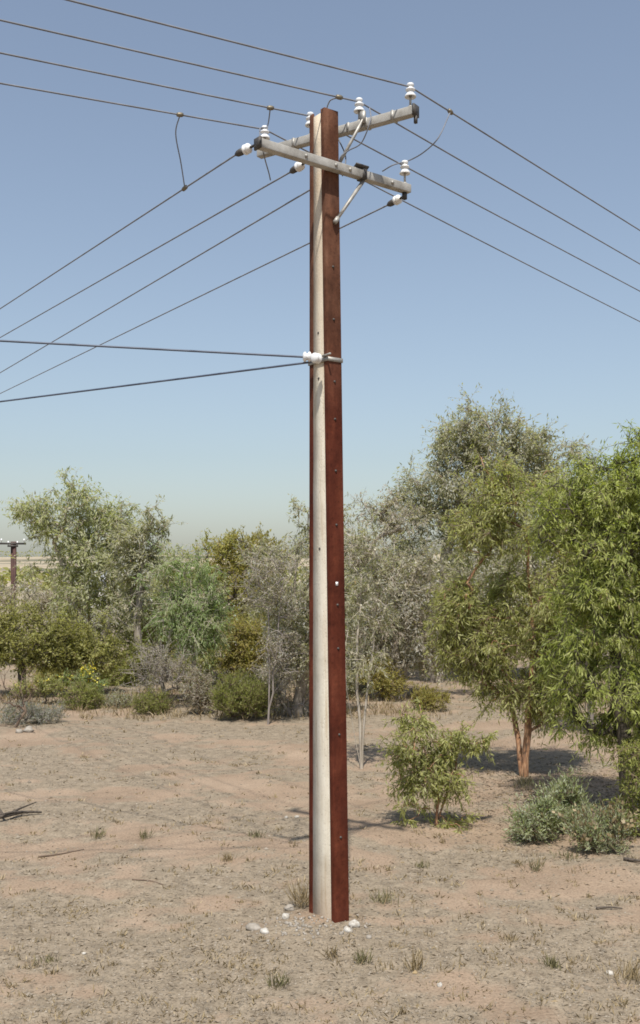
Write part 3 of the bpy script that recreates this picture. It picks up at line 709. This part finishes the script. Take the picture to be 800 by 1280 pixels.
tree('sage_bush', 'pale straw-tinged sage bush in front near the right frame edge', 'bush', 748, 11.3, [(748, 1045, 22, 20), (728, 1044, 18, 16), (765, 1038, 14, 22)],
     80, 48, (0.065, 0.012), 'lf_sage', 'twig_brown', 0.018, 21, spread=0.17, droop=-0.4, up_leaf=0.5, shell=0.3, group='sage bushes', blossom=(0.3, 'straw', 0.05))
tree('shrub', 'dark green shrub at the foot of the tree on the right edge', 'bush', 795, 11.9, [(795, 1015, 22, 26), (815, 990, 28, 46), (772, 1028, 16, 16), (790, 960, 20, 30)],
     90, 44, (0.07, 0.018), 'lf_bush', 'twig_brown', 0.02, 22, spread=0.18, droop=0.2, shell=0.3)
tree('round_bush', 'small rounded olive-green bush alone on the bare ground', 'bush', 540, 23.0, [(540, 874, 23, 12), (530, 876, 14, 9)],
     140, 40, (0.06, 0.018), 'lf_olive', 'twig_brown', 0.03, 23, spread=0.13, droop=-0.2, up_leaf=0.5, shell=0.5)
tree('shrub', 'yellow-green low shrub behind the thin sapling', 'bush', 482, 24.5, [(484, 852, 26, 16), (470, 838, 22, 18)],
     120, 40, (0.08, 0.025), 'lf_olive', 'twig_brown', 0.03, 24, spread=0.2, droop=0.1, shell=0.3)
tree('grey_shrub', 'dry brown-grey thicket between the two big right-hand trees', 'bush', 735, 19.5, [(730, 790, 45, 55), (745, 700, 40, 60), (700, 730, 30, 40)],
     190, 46, (0.09, 0.02), 'lf_pinkgrey', 'twig_grey', 0.06, 25, spread=0.32, droop=0.3, shell=0.3, twigs=4, stems=[[(733, 860), (730, 790)], [(740, 850), (748, 740)]])
tree('gum_tree', 'dark trunked grey tree shading the gap beyond the round bush', 'tree', 548, 33, [(560, 770, 40, 36), (520, 780, 32, 30), (595, 780, 30, 34)],
     170, 60, (0.15, 0.04), 'lf_greygreen', 'bark_dark', 0.20, 26, spread=0.45, droop=0.5, shell=0.3)
tree('gum_tree', 'broad dusty grey-green gum filling the stand behind the two right-hand trees', 'tree', 680, 25, [(690, 640, 46, 50), (640, 690, 40, 46), (720, 700, 50, 50), (770, 660, 44, 60), (600, 730, 34, 40), (660, 760, 46, 40)],
     300, 72, (0.14, 0.036), 'lf_greygreen', 'bark_grey', 0.13, 27, spread=0.42, droop=0.5, shell=0.3, blossom=(0.05, 'cream', 0.06), stems=[[(682, 820), (676, 740), (660, 680)], [(690, 810), (720, 710)]])
# --- left side
tree('gum_tree', 'tall pale green gum, tallest tree on the left', 'tree', 122, 30,
     [(52, 645, 30, 24), (100, 632, 32, 24), (82, 672, 40, 26), (140, 655, 24, 30), (112, 700, 44, 32), (60, 712, 24, 26), (150, 720, 30, 30), (100, 750, 36, 28)],
     280, 72, (0.16, 0.045), 'lf_pale', 'bark_pale', 0.14, 31, spread=0.45, droop=0.6, shell=0.35, stems=[[(112, 780), (104, 700), (100, 650)], [(135, 780), (148, 700)], [(100, 770), (72, 690)]])
tree('gum_tree', 'open-crowned dark green gum next to the tallest pale one', 'tree', 172, 28,
     [(188, 655, 18, 14), (165, 675, 24, 22), (204, 662, 8, 10), (172, 715, 28, 30), (195, 695, 12, 12), (160, 760, 30, 26)],
     130, 60, (0.14, 0.04), 'lf_greygreen', 'bark_grey', 0.10, 32, spread=0.34, droop=0.5, shell=0.3, stems=[[(172, 790), (174, 720), (182, 665)]])
tree('weeping_tree', 'small weeping light green tree with thin pale trunk', 'tree', 243, 24,
     [(238, 725, 26, 26), (222, 755, 24, 30), (258, 765, 22, 36), (240, 790, 26, 24), (215, 715, 18, 18)],
     190, 64, (0.14, 0.028), 'lf_fresh', 'bark_pale', 0.06, 33, spread=0.36, droop=0.9, shell=0.3, stems=[[(243, 820), (240, 750), (238, 725)]])
tree('dense_tree', 'dense olive domed tree rising above the scrub behind', 'tree', 302, 34,
     [(300, 682, 34, 16), (290, 705, 36, 28), (325, 710, 30, 30), (300, 745, 44, 40)],
     330, 60, (0.13, 0.045), 'lf_olive', 'bark_dark', 0.22, 34, spread=0.36, droop=0.0, up_leaf=0.2, shell=0.55)
tree('dense_bush', 'big dark olive bush at the left frame edge', 'bush', 30, 25.5, [(30, 795, 42, 34), (-8, 790, 34, 36), (55, 812, 28, 24)],
     300, 60, (0.10, 0.032), 'lf_darkolive', 'bark_dark', 0.10, 35, spread=0.28, droop=0.1, shell=0.5)
tree('dense_bush', 'dark olive bush second from the left frame edge', 'bush', 108, 26, [(102, 798, 34, 28), (120, 815, 26, 24), (88, 815, 22, 22)],
     240, 60, (0.10, 0.032), 'lf_darkolive', 'bark_dark', 0.09, 36, spread=0.27, droop=0.1, shell=0.5)
tree('grey_shrub', 'rounded leafless grey twiggy shrub on the left', 'dead bush', 204, 23.2, [(203, 832, 33, 42), (190, 850, 24, 28), (216, 850, 24, 26)],
     220, 26, (0.045, 0.014), 'lf_pinkgrey', 'twig_grey', 0.06, 37, spread=0.32, droop=-0.1, up_leaf=0.3, shell=0.3, twigs=4)
tree('green_bush', 'rounded deep green bush at the edge of the bare ground, left of the pole', 'bush', 304, 21.7, [(304, 872, 34, 23), (292, 878, 24, 18), (318, 878, 20, 18)],
     330, 52, (0.075, 0.014), 'lf_bush', 'twig_brown', 0.05, 38, spread=0.2, droop=-0.5, up_leaf=0.6, shell=0.5)
tree('olive_shrub', 'rusty olive shrub behind the rounded deep green bush', 'bush', 308, 26.3, [(300, 800, 32, 28), (325, 805, 30, 26), (310, 830, 38, 24)],
     260, 54, (0.09, 0.03), 'lf_olive', 'twig_brown', 0.07, 39, spread=0.28, droop=0.0, shell=0.45)
tree('grey_shrub', 'tangled grey twiggy shrub against the left side of the pole', 'dead bush', 366, 22.0, [(364, 845, 26, 40), (376, 860, 22, 28), (350, 865, 18, 20)],
     170, 26, (0.05, 0.015), 'lf_pinkgrey', 'twig_grey', 0.05, 40, spread=0.32, droop=-0.1, up_leaf=0.3, shell=0.3, twigs=4)
tree('brown_shrub', 'small grey-brown shrub between the twiggy shrub and the green bush', 'bush', 246, 22.4, [(246, 860, 17, 24), (255, 872, 14, 14)],
     110, 34, (0.06, 0.018), 'lf_pinkgrey', 'twig_brown', 0.04, 41, spread=0.22, droop=0.0, up_leaf=0.2, shell=0.35, twigs=4)
tree('low_shrub', 'low dull green shrub below the rounded grey shrub', 'bush', 188, 22.6, [(188, 880, 24, 12)],
     120, 36, (0.06, 0.016), 'lf_bush', 'twig_brown', 0.03, 42, spread=0.16, droop=-0.2, up_leaf=0.4, shell=0.4)
tree('low_shrub', 'low mid green shrub below the yellow flowers', 'bush', 102, 23.2, [(100, 873, 22, 17), (112, 878, 16, 12)],
     130, 38, (0.07, 0.018), 'lf_bush', 'twig_brown', 0.03, 43, spread=0.18, droop=-0.2, up_leaf=0.4, shell=0.4)
tree('low_shrub', 'low grey-green shrub halfway between two green ones on the left', 'bush', 148, 23.5, [(148, 880, 18, 10)],
     80, 36, (0.06, 0.016), 'lf_greygreen', 'twig_brown', 0.03, 44, spread=0.16, droop=-0.2, up_leaf=0.4, shell=0.4)
tree('flowering_shrub', 'small shrub covered in yellow flowers', 'bush', 106, 24.6, [(104, 846, 12, 9), (80, 850, 10, 6), (115, 856, 16, 8)],
     90, 36, (0.07, 0.02), 'lf_fresh', 'twig_brown', 0.025, 45, spread=0.16, droop=0.0, shell=0.3, blossom=(0.22, 'yellow', 0.05))
tree('flowering_shrub', 'yellow-flecked green shrub under the big dark olive bush', 'bush', 55, 24.2, [(60, 856, 18, 9), (30, 860, 16, 8)],
     90, 36, (0.07, 0.02), 'lf_mid', 'twig_brown', 0.025, 46, spread=0.16, droop=0.0, shell=0.3, blossom=(0.08, 'yellow', 0.045))
tree('saltbush', 'low blue-grey spreading bush at the left frame edge', 'bush', 25, 20.8, [(20, 893, 30, 10), (55, 893, 24, 9)],
     130, 36, (0.05, 0.018), 'lf_blue', 'twig_grey', 0.03, 47, spread=0.17, droop=-0.1, up_leaf=0.3, shell=0.3)
tree('dead_shrub', 'bare reddish twigs of a dead shrub at the left frame edge', 'dead bush', 18, 20.2, [(18, 862, 26, 26), (38, 872, 18, 18)],
     26, 9, (0.03, 0.01), 'straw', 'twig_brown', 0.03, 48, spread=0.3, droop=-0.2, up_leaf=0.3, shell=0.5, twigs=5)
tree('scrub_tree', 'grey-brown scrubby tree behind the dark olive bushes', 'tree', 40, 34, [(30, 755, 40, 26), (75, 760, 34, 24), (-10, 750, 30, 26)],
     180, 50, (0.15, 0.04), 'lf_pinkgrey', 'bark_grey', 0.12, 49, spread=0.45, droop=0.3, shell=0.3)
tree('scrub_tree', 'thin grey-stemmed scrub tree standing behind the twiggy grey shrub', 'tree', 150, 31, [(150, 785, 34, 36), (175, 800, 26, 34), (130, 830, 24, 24)],
     180, 46, (0.13, 0.035), 'lf_mid', 'bark_grey', 0.10, 50, spread=0.42, droop=0.3, shell=0.3, stems=[[(150, 830), (148, 780)], [(165, 830), (176, 780)], [(135, 840), (132, 790)]])
tree('scrub_tree', 'pale green scrub tree under the skyline gap left of the olive dome', 'tree', 225, 33, [(215, 720, 34, 26), (245, 735, 26, 26), (200, 755, 30, 30), (255, 790, 30, 36)],
     220, 54, (0.15, 0.04), 'lf_pale', 'bark_grey', 0.12, 51, spread=0.42, droop=0.4, shell=0.3)
tree('scrub_tree', 'dark grey-green scrub tree closing the gap beside the pole', 'tree', 345, 30, [(345, 770, 38, 40), (385, 770, 34, 46), (365, 830, 40, 30)],
     240, 54, (0.14, 0.04), 'lf_greygreen', 'bark_grey', 0.12, 52, spread=0.4, droop=0.3, shell=0.3)
tree('scrub_tree', 'grey scrub tree in the dense stand beyond the mauve-grey tree', 'tree', 450, 33, [(450, 760, 45, 50), (430, 820, 34, 30), (490, 820, 34, 24)],
     230, 54, (0.15, 0.04), 'lf_greygreen', 'bark_grey', 0.12, 53, spread=0.45, droop=0.3, shell=0.3)
tree('scrub_tree', 'shaded scrub tree far behind the orange trunk', 'tree', 690, 30, [(640, 800, 34, 36), (680, 790, 40, 44), (735, 800, 44, 44), (790, 810, 40, 40)],
     260, 54, (0.14, 0.04), 'lf_mid', 'bark_dark', 0.12, 54, spread=0.42, droop=0.3, shell=0.3)

# --- understorey that closes the wall of scrub
tree('understorey_shrub', 'grey-olive shrub under the tall pale gum', 'bush', 70, 28, [(62, 830, 34, 26), (85, 838, 30, 20)], 150, 44, (0.10, 0.03), 'lf_olive', 'twig_brown', 0.06, 61, spread=0.28, droop=0.1, shell=0.35)
tree('understorey_shrub', 'green shrub filling the gap beneath the open-crowned gum', 'bush', 160, 28, [(155, 845, 26, 24), (172, 835, 20, 26)], 150, 44, (0.10, 0.03), 'lf_bush', 'twig_brown', 0.06, 62, spread=0.28, droop=0.1, shell=0.35)
tree('understorey_shrub', 'leafy green shrub under the weeping tree', 'bush', 262, 26.5, [(262, 832, 26, 22), (240, 838, 22, 18)], 150, 44, (0.10, 0.03), 'lf_mid', 'twig_brown', 0.06, 63, spread=0.26, droop=0.1, shell=0.35)
tree('understorey_shrub', 'straw-grey shrub behind the rounded deep green bush', 'bush', 330, 24.5, [(335, 855, 22, 20), (278, 856, 16, 16)], 140, 40, (0.08, 0.02), 'lf_pinkgrey', 'twig_grey', 0.05, 64, spread=0.26, droop=0.0, shell=0.35)
tree('understorey_shrub', 'grey-green shrub hidden mostly by the lower pole', 'bush', 402, 25, [(400, 850, 28, 26), (425, 858, 18, 18)], 150, 44, (0.09, 0.028), 'lf_greygreen', 'twig_grey', 0.05, 65, spread=0.26, droop=0.1, shell=0.35)
tree('understorey_shrub', 'mauve-grey shrub behind the thin sapling', 'bush', 452, 27, [(452, 835, 30, 26), (475, 848, 20, 14)], 150, 44, (0.10, 0.028), 'lf_pinkgrey', 'twig_grey', 0.05, 66, spread=0.28, droop=0.1, shell=0.35)
tree('understorey_shrub', 'dark shrub under the skyline left of the olive dome', 'bush', 205, 29, [(200, 790, 28, 34), (225, 815, 26, 26)], 170, 44, (0.11, 0.032), 'lf_darkolive', 'twig_brown', 0.07, 67, spread=0.3, droop=0.1, shell=0.35)
tree('understorey_shrub', 'olive shrub deep behind the bare mauve-grey tree', 'bush', 330, 32, [(318, 775, 34, 34), (350, 790, 30, 34)], 180, 46, (0.12, 0.036), 'lf_darkolive', 'twig_brown', 0.08, 68, spread=0.34, droop=0.1, shell=0.35)

# ------------------------------------------------------------------ ground details
def near_xy(n, rng, y0=5.9, y1=26):
    u = rng.rand(n); y = y0 * (y1 / y0) ** (u ** 1.35)          # denser close to the camera
    x = rng.uniform(-0.34, 0.34, n) * y
    return x, y
def scatter_gravel():
    rng = np.random.RandomState(3)
    x, y = near_xy(64000, rng); keep = rng.rand(len(x)) < 0.10 + 0.9 * litter_mask(x, y); x, y = x[keep], y[keep]
    n = len(x); z = ground_z(x, y)
    s = 0.0045 + 0.010 * rng.rand(n) ** 3; s *= 0.7 + y * 0.035; s = np.where(rng.rand(n) < 0.015, s * 2.1, s)
    base = np.array([[1, 0, 0], [0, 1, 0], [-1, 0, 0], [0, -1, 0], [0, 0, 0.8], [0, 0, -0.5]])
    Fq = np.array([(0, 1, 4), (1, 2, 4), (2, 3, 4), (3, 0, 4)])
    ang = rng.rand(n) * 6.28; ca, sa = np.cos(ang), np.sin(ang)
    V = np.repeat(base[None], n, 0) * rng.uniform(0.6, 1.3, (n, 6, 3)) * s[:, None, None]
    V = np.stack([V[..., 0] * ca[:, None] - V[..., 1] * sa[:, None], V[..., 0] * sa[:, None] + V[..., 1] * ca[:, None], V[..., 2]], -1)
    V += np.stack([x, y, z + s * 0.15], -1)[:, None]
    Fc = (np.arange(n)[:, None, None] * 6 + Fq[None]).reshape(-1, 3)
    me = mesh_np('gravel', V.reshape(-1, 3), Fc, False, {'tint': ('FACE', np.repeat(np.clip(rng.normal(0.45, 0.22, n), 0, 1), 4))})
    tag(obj('gravel', me, M['gravel']), 'loose grey-brown gravel strewn over the bare sandy ground', 'gravel', kind='stuff')
scatter_gravel()
def scatter_litter():
    rng = np.random.RandomState(4)
    x, y = near_xy(30000, rng); 
    shade = np.exp(-((x - 3.2) ** 2 / 4 + (y - 14) ** 2 / 9))
    keep = rng.rand(len(x)) < 0.12 + 0.7 * litter_mask(x, y) + shade; x, y = x[keep], y[keep]
    ex = rng.normal(3.3, 1.3, 11000); ey = rng.normal(13.8, 1.8, 11000); ok = (ey > 10.9) & (ex > 1.0)      # thicker fall of leaves below the right-hand trees
    x = np.concatenate([x, ex[ok]]); y = np.concatenate([y, ey[ok]]); n = len(x)
    P = np.stack([x, y, ground_z(x, y) + 0.004], -1)
    a = rng.rand(n) * 6.28; A = np.stack([np.cos(a), np.sin(a), rng.normal(0.02, 0.09, n)], -1); A /= np.linalg.norm(A, axis=1)[:, None]
    L = rng.uniform(0.015, 0.055, n) * (0.8 + y * 0.03)
    me = leaf_mesh('leaf_litter', P, A, L, L * rng.uniform(0.10, 0.32, n), np.clip(rng.normal(0.5, 0.25, n), 0, 1), rng)
    tag(obj('leaf_litter', me, M['litter']), 'fallen leaves, bark and straw scattered over the ground', 'leaf litter', kind='stuff')
scatter_litter()
def blades(c, n, h, spread, rng, lean=0.45):
    P = np.asarray(c) + np.stack([rng.normal(0, spread, n), rng.normal(0, spread, n), np.zeros(n)], -1)
    P[:, 2] = ground_z(P[:, 0], P[:, 1]) - 0.005
    A = rng.normal(size=(n, 3)) * lean; A[:, 2] = 1; A /= np.linalg.norm(A, axis=1)[:, None]
    return P, A, h * rng.uniform(0.5, 1.15, n)
def tuft(x, y, hpx, wpx, n, label, mat='weed', seed=0):
    rng = np.random.RandomState(seed + 900)
    Y = CAM_H * F / (y - HY); X = (x - CX) * Y / F; k = Y / F
    P, A, L = blades((X, Y, 0), n, hpx * k, wpx * k * 0.33, rng)
    o0 = np.array([X, Y, gz(X, Y)])
    me = leaf_mesh('grass_tuft', P - o0, A, L, np.full(n, 0.008), rng.rand(n), rng)
    tag(obj('grass_tuft', me, M[mat], loc=tuple(o0)), label, 'grass tuft', 'grass tufts on the bare ground')
TUFTS = [(380, 1138, 40, 20, 90, 'tall dry brown grass clump hugging the left foot of the pole', 'straw'),
    (478, 1128, 20, 22, 70, 'low greenish tuft on the sand right of the pole foot', 'weed'),
    (453, 1203, 20, 16, 55, 'small green-brown tuft just below the white stones at the pole foot', 'weed'),
    (517, 1213, 28, 18, 55, 'thin straw tuft on sand, lower right of the pole', 'straw'),
    (347, 1230, 22, 18, 60, 'small green tuft below the pole to the left', 'weed'),
    (527, 1080, 12, 12, 50, 'little dark tuft between the pole and the sage bushes', 'weed'),
    (668, 1084, 20, 14, 50, 'small upright tuft below the leftmost sage bush', 'weed'),
    (708, 1072, 14, 22, 60, 'flat tuft below the taller sage bush', 'weed'),
    (121, 1046, 16, 12, 45, 'left one of two small weeds on the far left ground', 'weed'),
    (181, 1046, 16, 12, 45, 'right one of two small weeds on the far left ground', 'weed'),
    (785, 1225, 28, 34, 90, 'straw tuft at the bottom right beside a white stone', 'straw'),
    (690, 1212, 18, 16, 70, 'faint green tuft low on the right side', 'weed'),
    (637, 1180, 12, 18, 45, 'tiny dry tuft midway along the lower right sand', 'straw'),
    (285, 1075, 12, 14, 60, 'flat dry tuft left of the pole at mid height of the bare ground', 'straw'),
    (320, 1045, 11, 12, 60, 'small grey tuft left of the pole near the long shadow line', 'weed'),
    (60, 1198, 12, 18, 45, 'small dark tuft at the lower left', 'weed'),
    (415, 1196, 18, 14, 45, 'pale tuft directly below the pole foot', 'straw'),
    (655, 985, 22, 24, 70, 'green grass sprouting at the foot of the orange trunk', 'weed')]
for i, t in enumerate(TUFTS): tuft(*t, seed=i)
def stone(x, y, wpx, hpx, label, mat='stone_white', seed=0, name='stone'):
    rng = np.random.RandomState(seed + 300)
    Y = CAM_H * F / (y - HY); X = (x - CX) * Y / F; k = Y / F
    nu, nv = 9, 6; V = []
    for j in range(nv + 1):
        ph = math.pi * j / nv
        for i in range(nu):
            th = 2 * math.pi * i / nu
            d = np.array([math.sin(ph) * math.cos(th), math.sin(ph) * math.sin(th), math.cos(ph)])
            r_ = 1 + 0.22 * math.sin(3 * d[0] + seed) * math.cos(4 * d[1] + 2 * seed) + 0.12 * math.sin(7 * d[2] + seed * 3) + (rng.rand() - 0.5) * 0.10 * (0 < j < nv)
            V.append(d * r_ * np.array([wpx * k / 2, wpx * k / 2 * 0.8, hpx * k / 2]))
    Fc = [(j * nu + i, (j + 1) * nu + i, (j + 1) * nu + (i + 1) % nu, j * nu + (i + 1) % nu) for j in range(nv) for i in range(nu)]
    me = mesh_np(name, np.array(V), Fc)
    o = obj(name, me, M[mat], loc=(X, Y, gz(X, Y) + hpx * k * 0.16)); o.rotation_euler = (rng.uniform(-0.3, 0.3), rng.uniform(-0.3, 0.3), rng.rand() * 6)
    tag(o, label, 'stone', 'loose stones')
STONES = [(443, 1161, 18, 11, 'larger white stone against the right foot of the pole', 'stone_white'),
    (434, 1168, 12, 9, 'smaller white stone just below the larger one at the pole foot', 'stone_white'),
    (331, 1166, 13, 8, 'white stone left of the pole beside a flat grey one', 'stone_white'),
    (317, 1160, 20, 10, 'flat buff stone left of the pole foot', 'stone_grey'),
    (357, 1152, 12, 10, 'pale stone among rubble just left of the dry grass clump', 'stone_white'),
    (362, 1141, 14, 10, 'buff stone under the dry grass clump at the pole', 'stone_grey'),
    (550, 1232, 8, 7, 'tiny white stone alone on the sand near the bottom', 'stone_white'),
    (762, 1216, 10, 7, 'small white stone at the lower right beside the straw tuft', 'stone_white'),
    (461, 1176, 8, 6, 'small buff stone right of the white pair at the pole foot', 'stone_grey'),
    (358, 1022, 6, 4, 'tiny white stone left of the pole at mid ground', 'stone_white'),
    (371, 1021, 8, 4, 'pale flat stone close to the left side of the pole at mid ground', 'stone_white'),
    (36, 917, 14, 10, 'pale rock below the blue-grey bush at the left frame edge', 'stone_grey'),
    (24, 918, 9, 8, 'small rock left of the pale rock at the left frame edge', 'stone_grey'),
    (772, 1052, 10, 8, 'white rock beside the pale sage bush', 'stone_white'),
    (105, 1187, 6, 4, 'tiny pale stone on the lower left gravel', 'stone_white')]
for i, s in enumerate(STONES): stone(*s, seed=i)
def rubble():
    rng = np.random.RandomState(8); n = 170
    x = rng.normal(-0.16, 0.22, n); y = rng.normal(8.86, 0.14, n)
    s = 0.004 + 0.011 * rng.rand(n) ** 2
    b = MB()
    for i in range(n):
        a = rng.normal(size=3); c_ = rng.normal(size=3); u = np.cross(a, c_); v = np.cross(a, u)
        b.box((x[i], y[i], gz(x[i], y[i]) + s[i] * 0.3), (a, u, v), s[i] * rng.uniform(0.5, 1.2, 3))
    o = b.build('rubble', M['stone_grey']); tag(o, 'grey crumbled concrete heaped around the pole foot', 'rubble', kind='stuff')
rubble()
def stick(P, r, label, mat='twig_brown', side=()):
    b = MB(); n = len(P)
    W = []
    for (x, y, h) in P:
        Y = CAM_H * F / (y - HY); X = (x - CX) * Y / F; W.append((X, Y, gz(X, Y) + r + h))
    W = np.array(W); b.tube(bez(W, 5), np.linspace(r, r * 0.4, 5 * (n - 1) + 1), 6)
    for (i, d) in side: b.tube([W[i], W[i] + np.array(d) * 0.5 + [0, 0, 0.01], W[i] + np.array(d)], [r * 0.6, r * 0.45, r * 0.2], 5)
    o = b.build('fallen_branch', M[mat], loc=tuple(W[0])); tag(o, label, 'branch', 'fallen branches')
stick([(-30, 1034, 0.0), (5, 1030, 0.03), (30, 1024, 0.02), (52, 1021, 0.0)], 0.03, 'dark branch standing in for a ground shadow at the left frame edge', 'bark_dark', [(1, (0.25, 0.5, 0.06)), (2, (-0.2, -0.35, 0.05)), (1, (-0.3, 0.5, 0.1))])  # dark branch shape added in place of a cast shadow on the ground
stick([(48, 1068, 0), (75, 1066, 0.0), (105, 1061, 0)], 0.010, 'thin straight stick lying on the left ground', 'twig_brown')
stick([(745, 1134, 0), (762, 1136, 0.01), (778, 1137, 0)], 0.013, 'short dark stick on the right-hand sand', 'bark_dark')
stick([(165, 1100, 0), (188, 1101, 0.0), (205, 1105, 0)], 0.007, 'small curved twig on the gravel left of the pole', 'twig_brown')
stick([(780, 1078, 0), (800, 1082, 0.01), (812, 1080, 0)], 0.02, 'thick dead stick at the right frame edge below the sage bushes', 'bark_dark')
def ground_cover():
    rng = np.random.RandomState(77); Ps, As, Ls = [], [], []
    x, y = near_xy(900, rng, 6.5, 27)
    for i in range(len(x)):
        k_ = rng.randint(4, 12); P, A, L = blades((x[i], y[i], 0), k_, 0.03 + 0.05 * rng.rand(), 0.02 + 0.03 * rng.rand(), rng, 0.7); Ps.append(P); As.append(A); Ls.append(L)
    cx, cy = near_xy(26, rng, 6.6, 20)
    for i in range(len(cx)):
        for j in range(rng.randint(10, 26)):
            P, A, L = blades((cx[i] + rng.normal(0, 0.28), cy[i] + rng.normal(0, 0.16), 0), 6, 0.035 + 0.03 * rng.rand(), 0.03, rng, 1.3); Ps.append(P); As.append(A); Ls.append(L)
    # rough dry growth along the foot of the scrub
    xx = rng.uniform(-8, 7.5, 900); yy = rng.uniform(21.5, 27, 900)
    for i in range(len(xx)):
        if -0.5 + xx[i] > 2.2 and yy[i] < 30 and xx[i] < 4.2: continue
        P, A, L = blades((xx[i], yy[i], 0), 9, 0.10 + 0.16 * rng.rand(), 0.08, rng, 0.5); Ps.append(P); As.append(A); Ls.append(L)
    P = np.concatenate(Ps); A = np.concatenate(As); L = np.concatenate(Ls)
    me = leaf_mesh('dry_grass', P, A, L, np.full(len(P), 0.007) + P[:, 1] * 0.0005, rng.rand(len(P)), rng)
    tag(obj('dry_grass', me, M['straw']), 'wisps of dry grass over the ground and along the scrub', 'dry grass', kind='stuff')
ground_cover()

# ------------------------------------------------------------------ far things
FY = 62.0
fx = (17 - CX) * FY / F; fz = gz(fx, FY); ftop = CAM_H - (677 - HY) * FY / F
fp = thing('utility_pole', 'distant dark red-brown power pole above the scrub at the left frame edge', 'power pole', (fx, FY, fz))
for s in (-1, 1):
    b = MB(); b.box((fx + 0.075 * s + 0.0, FY - 0.05 * s, (fz - 0.3 + ftop) / 2), ((1, 0, 0), (0, 1, 0), up), (0.085, 0.09, (ftop - fz + 0.3) / 2)); b.build('steel_rail', M['dark_rust'], fp)
b = MB(); b.box((fx, FY, (fz - 0.3 + ftop) / 2), ((1, 0, 0), (0, 1, 0), up), (0.03, 0.06, (ftop - fz + 0.2) / 2)); b.build('concrete_core', M['concrete'], fp)
for dz, hw in ((-0.12, 0.75), (-0.26, 0.3)):
    b = MB(); b.box((fx, FY - 0.16, ftop + dz), ((1, 0.25, 0), (-0.25, 1, 0), up), (hw, 0.05, 0.055)); a_ = b.build('crossarm', M['dark'], fp)
    for q in (-0.85, 0.85):
        b = MB(); b.lathe((fx + q * hw * 0.97, FY - 0.16 + q * hw * 0.24, ftop + dz + 0.05), up, [(0, 0), (0.015, 0), (0.015, 0.1), (0.05, 0.1), (0.05, 0.16), (0.03, 0.24), (0, 0.24)], 8); b.build('insulator', M['porcelain'], a_)
def house(x0, x1, ytop, Y, hw, label, name='house'):
    X0, X1 = (x0 - CX) * Y / F, (x1 - CX) * Y / F; zt = CAM_H - (ytop - HY) * Y / F
    xc = (X0 + X1) / 2; z0 = gz(xc, Y) - 0.2; hx = (X1 - X0) / 2; hy = hx * 0.7
    r = thing(name, label, 'house' if name == 'house' else 'shed', (xc, Y, z0))
    ze = zt - 0.9
    b = MB(); b.box((xc, Y, (z0 + ze) / 2), ((1, 0, 0), (0, 1, 0), up), (hx, hy, (ze - z0) / 2)); b.build('wall', M['wall_white'], r)
    b = MB()
    V = [(xc - hx - 0.3, Y - hy - 0.4, ze - 0.05), (xc + hx + 0.3, Y - hy - 0.4, ze - 0.05), (xc + hx + 0.3, Y, zt), (xc - hx - 0.3, Y, zt), (xc - hx - 0.3, Y + hy + 0.4, ze - 0.05), (xc + hx + 0.3, Y + hy + 0.4, ze - 0.05)]
    V2 = [(a_, b_, c_ + 0.08) for a_, b_, c_ in V]
    b.add(V + V2, [(0, 3, 2, 1), (3, 4, 5, 2), (6, 7, 8, 9), (9, 8, 11, 10), (0, 1, 7, 6), (4, 10, 11, 5), (0, 6, 9, 3), (3, 9, 10, 4), (1, 2, 8, 7), (2, 5, 11, 8)])
    b.build('roof', M['roof_iron'], r)
    for q in hw:
        b = MB(); b.box((xc + q * hx, Y - hy - 0.02, ze - 0.9), ((1, 0, 0), (0, 1, 0), up), (0.55, 0.04, 0.5)); b.build('window', M['window'], r)
house(88, 130, 712, 82, (-0.5, 0.3), 'white house with pale iron roof glimpsed through the left gum trees')
house(296, 345, 752, 46, (0.0,), 'small white shed glimpsed behind the olive shrubs left of the pole', 'shed')
def treeline(Y, x0, x1, n, h, seed, label):
    rng = np.random.RandomState(seed)
    x = rng.uniform(x0, x1, n) * Y / F; y = Y + rng.normal(0, Y * 0.02, n)
    P = np.stack([x, y, ground_z(x, y) + h * rng.rand(n) * (0.5 + fbm(x / (h * 2), y * 0 + 3))], -1)
    A = rng.normal(size=(n, 3)); A /= np.linalg.norm(A, axis=1)[:, None]
    me = leaf_mesh('far_treeline', P, A, h * 0.35 * rng.uniform(0.5, 1.2, n), h * 0.22 * rng.uniform(0.5, 1.2, n), rng.rand(n), rng)
    tag(obj('far_treeline', me, M['lf_darkolive']), label, 'trees', kind='stuff')
treeline(260, -900, 900, 9000, 5.0, 5, 'dark band of distant trees across the paddocks')
treeline(900, -900, 900, 6000, 5.0, 6, 'thin line of trees along the far skyline')
